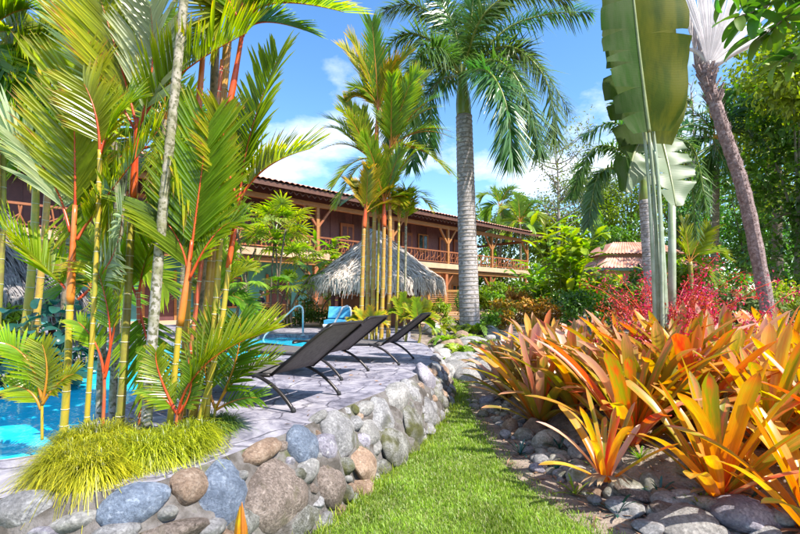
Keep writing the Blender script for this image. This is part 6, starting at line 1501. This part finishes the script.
# ------------------------------------------------------------------ rock garden and understorey behind the lawn
rg = root('rock_bank', (1.2, 10.6, 0.2), 'bank of pale sunlit rocks where the lawn ends below the louvred screen', 'rocks')
r3 = random.Random(33)
for k in range(58):
    px, py = r3.uniform(428, 500), r3.uniform(330, 372)
    if px < 440 and py > 362: continue
    z = 0.2
    for _ in range(4): q = PG(px, py, z); z = ground_z(q.x, q.y) + .06
    s = r3.uniform(.12, .34)
    place_stone(r3.choice(['st_pale', 'st_pale', 'st_pale', 'st_grey', 'st_tan']), (q.x, q.y, z), (s * 1.2, s, s * .7), (r3.uniform(-.4, .4), r3.uniform(-.4, .4), r3.uniform(0, 6)), rg, rg.location)
def gz(x, y): return ground_z(x, y)
def at(px, d): p = P(px, 300, d); return V((p.x, p.y, ground_z(p.x, p.y)))
k = 0
def fern(px, d, size, mat, label, seed, name='fern'):
    b = at(px, d); r = root(name, b, label, 'fern', 'low ferns on the rock bank'); rr = random.Random(seed)
    for i in range(11):
        a = i * 2.4 + rr.uniform(-.3, .3); v = V((math.cos(a), math.sin(a), 0)); L = size * rr.uniform(.7, 1.1)
        add_frond(r, [b, b + v * L * .45 + V((0, 0, L * .45)), b + v * L + V((0, 0, L * .15))], (0, 0, 1), size * .26, mat=mat, rmat='green_rachis', n=15, width=.05, segs=3, fold=0, rr=.006, start=.1)
for i, (px, d, s, m_) in enumerate(((446, 11.4, .55, 'tree3'), (458, 10.6, .6, 'tree3'), (470, 11.5, .5, 'tree3'), (440, 12.6, .6, 'lip'), (484, 11.0, .6, 'tree2'), (476, 12.5, .7, 'tree2'), (462, 13.0, .6, 'tree3'), (448, 9.9, .4, 'tree3'), (492, 10.2, .5, 'tree2'))):
    fern(px, d, s, m_, 'low bright green fern among the pale rocks beyond the lawn', 70 + i)
SH = [  # px, distance, radius(x,y,z), material, leaf count, leaf size, label
    (466, 15.0, (.7, .7, .8), 'tree1', 1600, .10, 'dark rounded shrub at the foot of the tall grey-trunked palm'),
    (480, 14.0, (.6, .6, .55), 'tree2', 1300, .10, 'green shrub beside the foot of the tall grey-trunked palm'),
    (500, 17.0, (1.0, .8, .8), 'tree2', 1500, .14, 'mid green shrub under the end of the balcony'),
    (520, 19.0, (1.0, .8, .9), 'croton', 1500, .16, 'red and yellow croton shrub beside the lodge end'),
    (545, 16.0, (1.0, .8, .7), 'croton', 1500, .15, 'orange croton shrub behind the olive bromeliads'),
    (505, 15.0, (.6, .6, .55), 'croton', 900, .14, 'small coral croton by the pale rocks'),
    (532, 21.0, (1.3, 1.0, 1.0), 'tree1', 1600, .16, 'dark shrub behind the croton under the lodge end'),
    (570, 14.0, (1.1, .9, .8), 'tree1', 1700, .14, 'dark green shrub behind the bromeliads left of the bungalow'),
    (612, 16.0, (1.4, 1.0, 1.15), 'tree3', 2200, .16, 'lime green shrub in front of the bungalow'),
    (630, 13.0, (1.0, .8, .8), 'tree2', 1700, .13, 'leafy green shrub below the bungalow window'),
    (650, 18.0, (1.5, 1.2, 1.5), 'tree1', 2000, .2, 'dark shrub beside the bungalow behind the banana stalks'),
    (690, 14.0, (1.4, 1.0, 1.2), 'tree2', 2200, .16, 'green shrub behind the red feathery shrubs'),
    (724, 13.0, (1.2, 1.0, .95), 'tree1', 2000, .14, 'dark green shrub left of the leaning palm foot'),
    (742, 11.0, (1.0, .8, .62), 'tree4', 1800, .12, 'olive shrub at the foot of the leaning palm'),
    (775, 10.5, (1.1, .9, .7), 'tree4', 1800, .12, 'dry olive shrub right of the leaning palm foot'),
    (800, 11.5, (1.2, 1.0, 1.0), 'tree3', 1800, .14, 'yellow-green shrub under the dense tree'),
    (498, 34, (2.6, 1.5, 1.3), 'tree2', 2600, .3, 'wide green shrub seen under the open end of the balcony'),
    (520, 36, (2.6, 1.5, 1.5), 'tree1', 2600, .3, 'wide dark shrub behind the lodge end posts'),
    (486, 46, (4.5, 2, 2.4), 'tree2', 3000, .4, 'broad green hedge-like shrub far beyond the lodge end'),
    (512, 48, (4.5, 2, 2.6), 'tree4', 3000, .4, 'broad olive shrub far beyond the lodge end'),
    (668, 26, (2.2, 1.2, 1.6), 'tree2', 2600, .25, 'broad green shrub behind the single green palm by the banana stalks'),
    (706, 24, (2.2, 1.2, 1.5), 'tree3', 2600, .22, 'broad lime shrub behind the red feathery shrubs'),
    (738, 22, (2.0, 1.2, 1.4), 'tree2', 2600, .22, 'broad green shrub directly behind the leaning palm foot'),
    (772, 24, (2.4, 1.2, 1.6), 'tree1', 2600, .24, 'broad dark shrub behind the dry olive shrub'),
    (622, 29, (1.6, 1.0, 1.3), 'tree3', 2000, .22, 'rounded lime shrub against the bungalow wall'),
    (0, 8.2, (.9, .6, .75), 'tree3', 1500, .13, 'light green shrub under the grey thatched hut'),
    (330, 15.2, (.8, .5, .42), 'tree1', 1300, .10, 'low dark shrub behind the pool handrail'),
    (300, 15.6, (.9, .5, .5), 'tree1', 1300, .11, 'dark shrub beside the wooden dining table'),
    (440, 17.0, (.8, .6, .55), 'tree3', 1300, .13, 'lime shrub in front of the louvred screen')]
for i, (px, d, rad, m_, n_, ls_, lab) in enumerate(SH):
    bush('garden_shrub', lab, at(px, d) + V((0, 0, .08 if px < 400 else 0)), rad, m_, n_, ls_, 'garden shrubs', 90 + i)
def broad_shrub(label, b, rad, seed):
    r = root('broadleaf_shrub', b, label, 'shrub', 'broad-leaved shrubs on the pool edge'); rr = random.Random(seed)
    ms = bank(('broad',), lambda s: big_leaf(.24, .17, .5 + .25 * s, s), 'teal', 5); st = MB()
    for k in range(95):
        d = V((rr.gauss(0, 1), rr.gauss(0, 1), abs(rr.gauss(0, 1)) * .9 - .15)).normalized(); p = V((d.x * rad[0], d.y * rad[1], max(.05, d.z) * rad[2] * 1.6)) * rr.uniform(.55, 1.0)
        if k % 4 == 0: st.tube([V((0, 0, -.2)), p * .5 + V((0, 0, .1)), p], .008, 5)
        o = put('leaf', ms[k % 5], parent=r); o.matrix_basis = Matrix.Translation(p) @ orient(math.atan2(d.y, d.x) + rr.uniform(-.7, .7), rr.uniform(-.7, .5), rr.uniform(-.4, .4)) @ Matrix.Scale(rr.uniform(.6, 1.15), 4)
    part('stems', st, M['green_rachis'], r, world=False)
# teal big-leaved creeper on the far pool edge at the left
for i, (px, d, rad) in enumerate(((6, 5.6, (.75, .5, .62)), (48, 6.2, (.7, .5, .8)), (84, 6.6, (.65, .45, .6)), (20, 5.0, (.6, .4, .35)))):
    b = P(px, 300, d); b.z = DECK_Z - .15
    broad_shrub(('blue-green broad-leaved shrub overhanging the pool under the grey hut', 'blue-green broad-leaved shrub beyond the orange crownshaft stem', 'blue-green broad-leaved shrub beyond the pale palm trunks', 'low blue-green broad-leaved shrub trailing into the pool')[i], b, rad, 120 + i)

# fan palms and leafy plants in front of the lodge, left of the hut
FP = [(244, 14.5, 3.6, 16, .62, 'tree3', 'fan palm thicket under the lodge eave beside the scarlet crownshaft'), (280, 14.5, 3.5, 18, .66, 'lip', 'tall fan palm in front of the maroon lodge wall'), (306, 18.6, 3.6, 16, .7, 'lip', 'fan palm at the left of the thatched hut'),
      (234, 12.6, 1.7, 10, .5, 'tree3', 'shorter fan palm on the pool edge by the teal wall'), (294, 14.6, 1.9, 12, .5, 'lip_grn', 'shorter fan palm behind the pool handrail'), (318, 18.2, 1.6, 9, .5, 'tree1', 'low dark fan palm beside the blue sunbed'), (285, 15.5, 1.5, 9, .45, 'lip', 'low lime fan palm beside the dining table')]
for i, (px, d, h, nl, L, m_, lab) in enumerate(FP):
    fan_palm('fan_palm', lab, at(px, d) + V((0, 0, .08)), h, int(nl * 1.05), L * 1.1, m_, 'fan palms by the pool', 140 + i, canes=3, nseg=14, width=.08, spread_xy=1.2)
ginger('ginger_clump', 'leafy ginger clump in front of the balcony left of the hut', at(326, 19.4) + V((0, 0, .05)), 3.8, 10, 'lip_grn', 'leafy ginger clumps', 5, L=.8, W=.2)
ginger('ginger_clump', 'tall bright ginger clump with drooping leaves right of the lodge end', at(572, 18.0), 4.3, 24, 'tree3', 'leafy ginger clumps', 6, L=1.0, W=.27, per=10, lean=.45)
ginger('ginger_clump', 'dark leafy clump between the lodge end and the bright ginger', at(540, 21.0), 3.0, 13, 'tree2', 'leafy ginger clumps', 7, L=1.0, W=.24, per=9, lean=.5)
ginger('ginger_clump', 'bright leafy clump right of the tallest ginger in front of the bungalow', at(592, 19.0), 2.1, 9, 'lip', 'leafy ginger clumps', 8, L=1.0, W=.25, per=9, lean=.5)
ginger('ginger_clump', 'yellow-green leafy clump behind the banana stalks', at(678, 15.0), 2.6, 9, 'tree3', 'leafy ginger clumps', 9, L=.9, W=.2, per=8, lean=.5)

# ------------------------------------------------------------------ trees
T = [  # px, base distance, crown centre py, radii, mat, n, leaf, label, seed, aspect
    (500, 60, 225, (5, 4, 5), 'tree4', 5000, .55, 'hazy olive tree far behind the lodge end', 1),
    (545, 52, 232, (4.5, 4, 4.5), 'tree2', 5000, .5, 'mid green tree behind the bright ginger clump', 2),
    (595, 56, 215, (5, 4, 7), 'tree4', 5500, .5, 'tall olive tree behind the bungalow', 3),
    (632, 50, 205, (5, 4, 7), 'tree2', 6000, .45, 'green tree rising over the bungalow roof', 4),
    (610, 40, 250, (4, 3, 3), 'tree1', 4500, .4, 'dark tree close behind the bungalow', 5),
    (680, 44, 205, (4.5, 4, 8), 'tree2', 6500, .42, 'tall green tree between banana stalks and leaning palm', 6),
    (712, 38, 230, (4, 3, 5), 'tree1', 5500, .4, 'dark green tree behind the leaning palm', 7),
    (745, 30, 215, (3.2, 3, 5), 'tree1', 6500, .34, 'dark leafy tree right behind the leaning trunk', 8),
    (800, 15, 165, (2.3, 2.2, 4.3), 'tree1', 9000, .26, 'dense broad-leaved tree at the right with dark glossy foliage', 9),
    (780, 20, 120, (2.7, 2.2, 5.0), 'tree2', 8000, .28, 'tall green tree behind the dense glossy one', 10),
    (840, 12, 60, (2.2, 1.6, 2.6), 'tree2', 4500, .24, 'tree overhanging the upper right corner with drooping leaves', 11),
    (455, 58, 262, (5, 4, 4), 'tree2', 3500, .55, 'tree seen through the open end of the balcony', 12),
    (150, 36, 215, (5, 4, 5), 'tree2', 4500, .5, 'green tree behind the lodge seen through the palm clump', 13),
    (40, 22, 190, (4, 3, 4), 'tree2', 5000, .36, 'green tree behind the grey thatched hut', 14),
    (-30, 16, 150, (3, 2.5, 4), 'tree1', 5000, .3, 'dark tree beyond the left hut', 15),
    (800, 40, 250, (7, 4, 5), 'tree1', 4500, .5, 'dark tree far right behind the olive shrubs', 16),
    (560, 70, 262, (8, 4, 4), 'tree1', 4000, .7, 'dark tree line piece far behind the ginger clump', 17),
    (660, 70, 255, (9, 4, 5), 'tree1', 4000, .7, 'dark tree far behind the bungalow', 18)]
for px, d, py, rad, m_, n_, ls_, lab, sd in T:
    b = P(px, 300, d); b.z = .4; c_ = P(px, py, d)
    tree('broadleaf_tree', lab, b, c_, rad, m_, n_, ls_, trunk_r=.05 * rad[2] if sd != 9 else .16, group='trees round the garden', seed=200 + sd, limbs=9, clumps=26 if sd not in (9, 10) else 40, shell=.35, bark='bark_pale' if sd % 2 else 'bark')
# airy tree with fine bare twigs
def airy(label, px, d, py_top, seed, n=900):
    b = P(px, 300, d); b.z = .4; top = P(px, py_top, d); r = root('airy_tree', b, label, 'tree', 'thin open trees'); rr = random.Random(seed); H = top.z - b.z; cl = []
    mb = MB(); mb.tube(bez([V((0, 0, 0)), V((.3, 0, H * .5)), V((0, 0, H))], 12), [.016 * H * (1.1 - i / 12) for i in range(13)], 7); tk = part('trunk', mb, M['bark_pale'], r, True, False)
    for k in range(26):
        h = H * rr.uniform(.4, .98); a = rr.uniform(0, 6.28); L = H * rr.uniform(.12, .28) * (1.2 - h / H * .5); q = V((math.cos(a) * L, math.sin(a) * L, h + L * rr.uniform(.3, .9)))
        mb = MB(); path = bez([V((.1, 0, h)), V((q.x * .5, q.y * .5, h + (q.z - h) * .35)), q], 7); mb.tube(path, [.005 * H * (1 - i / 8) for i in range(8)], 5)
        for s in range(5):
            e = path[rr.randint(3, 7)]; t2 = e + V((rr.uniform(-1, 1), rr.uniform(-1, 1), rr.uniform(0, 1))) * L * .35; mb.tube([e, t2], [.0018 * H, .0008 * H], 4); cl.append((t2, .05 * H, .05 * H, .04 * H))
        part('limb', mb, M['bark_pale'], tk, True, False)
    put('crown', leaf_cloud('crown', cl, n, .02 * H, seed), M['tree4'], r)
airy('thin open tree with fine pale twigs above the lodge end', 556, 48, 140, 301, 1500)
airy('thin bare-twigged tree behind the banana leaf', 692, 40, 92, 302, 500)

# hanging compound branches at the top right
for i, (a, b_, c_) in enumerate((((812, -20, 6.4), (775, 2, 6.3), (735, 22, 6.2)), ((820, 10, 6.6), (790, 20, 6.5), (752, 44, 6.4)), ((815, -10, 6.0), (790, 14, 6.0), (768, 36, 6.0)))):
    pass
ov = root('overhanging_tree', (7.6, 7.2, 0.4), 'tree outside the right edge whose long-leaved branches hang into view', 'tree')
mb = MB(); mb.tube(bez([V((7.6, 7.2, .3)), V((7.5, 7.2, 4)), V((7.0, 7.0, 7.2))], 14), [.16 - .008 * i for i in range(15)], 9); tk = part('trunk', mb, M['bark'], ov, True)
msO = bank(('over',), lambda s: big_leaf(.5, .15, .4 + .3 * s, s), 'tree1', 5)
r5 = random.Random(51)
for i, way in enumerate(([(840, -60, 7.0), (790, -8, 6.6), (730, 18, 6.4)], [(845, -30, 7.0), (800, 6, 6.5), (757, 40, 6.3)], [(840, -80, 7.0), (780, -30, 6.6), (716, -14, 6.4)], [(845, 10, 7.0), (812, 34, 6.8), (788, 66, 6.8)])):
    pts = bez([P(*w) for w in way], 16); mb = MB(); mb.tube(pts, [.03 - .0015 * j for j in range(17)], 6); lb = part('limb', mb, M['bark'], tk, True, base=ov.location)
    for j in range(26):
        p = pts[3 + (j // 2)] - ov.location; o = put('leaf', msO[r5.randrange(5)], parent=ov)
        o.matrix_basis = Matrix.Translation(p) @ orient(r5.uniform(0, 6.28), r5.uniform(-1.0, .3)) @ Matrix.Scale(r5.uniform(.7, 1.2), 4)
# airborne greenery on the tall palm's trunk foot
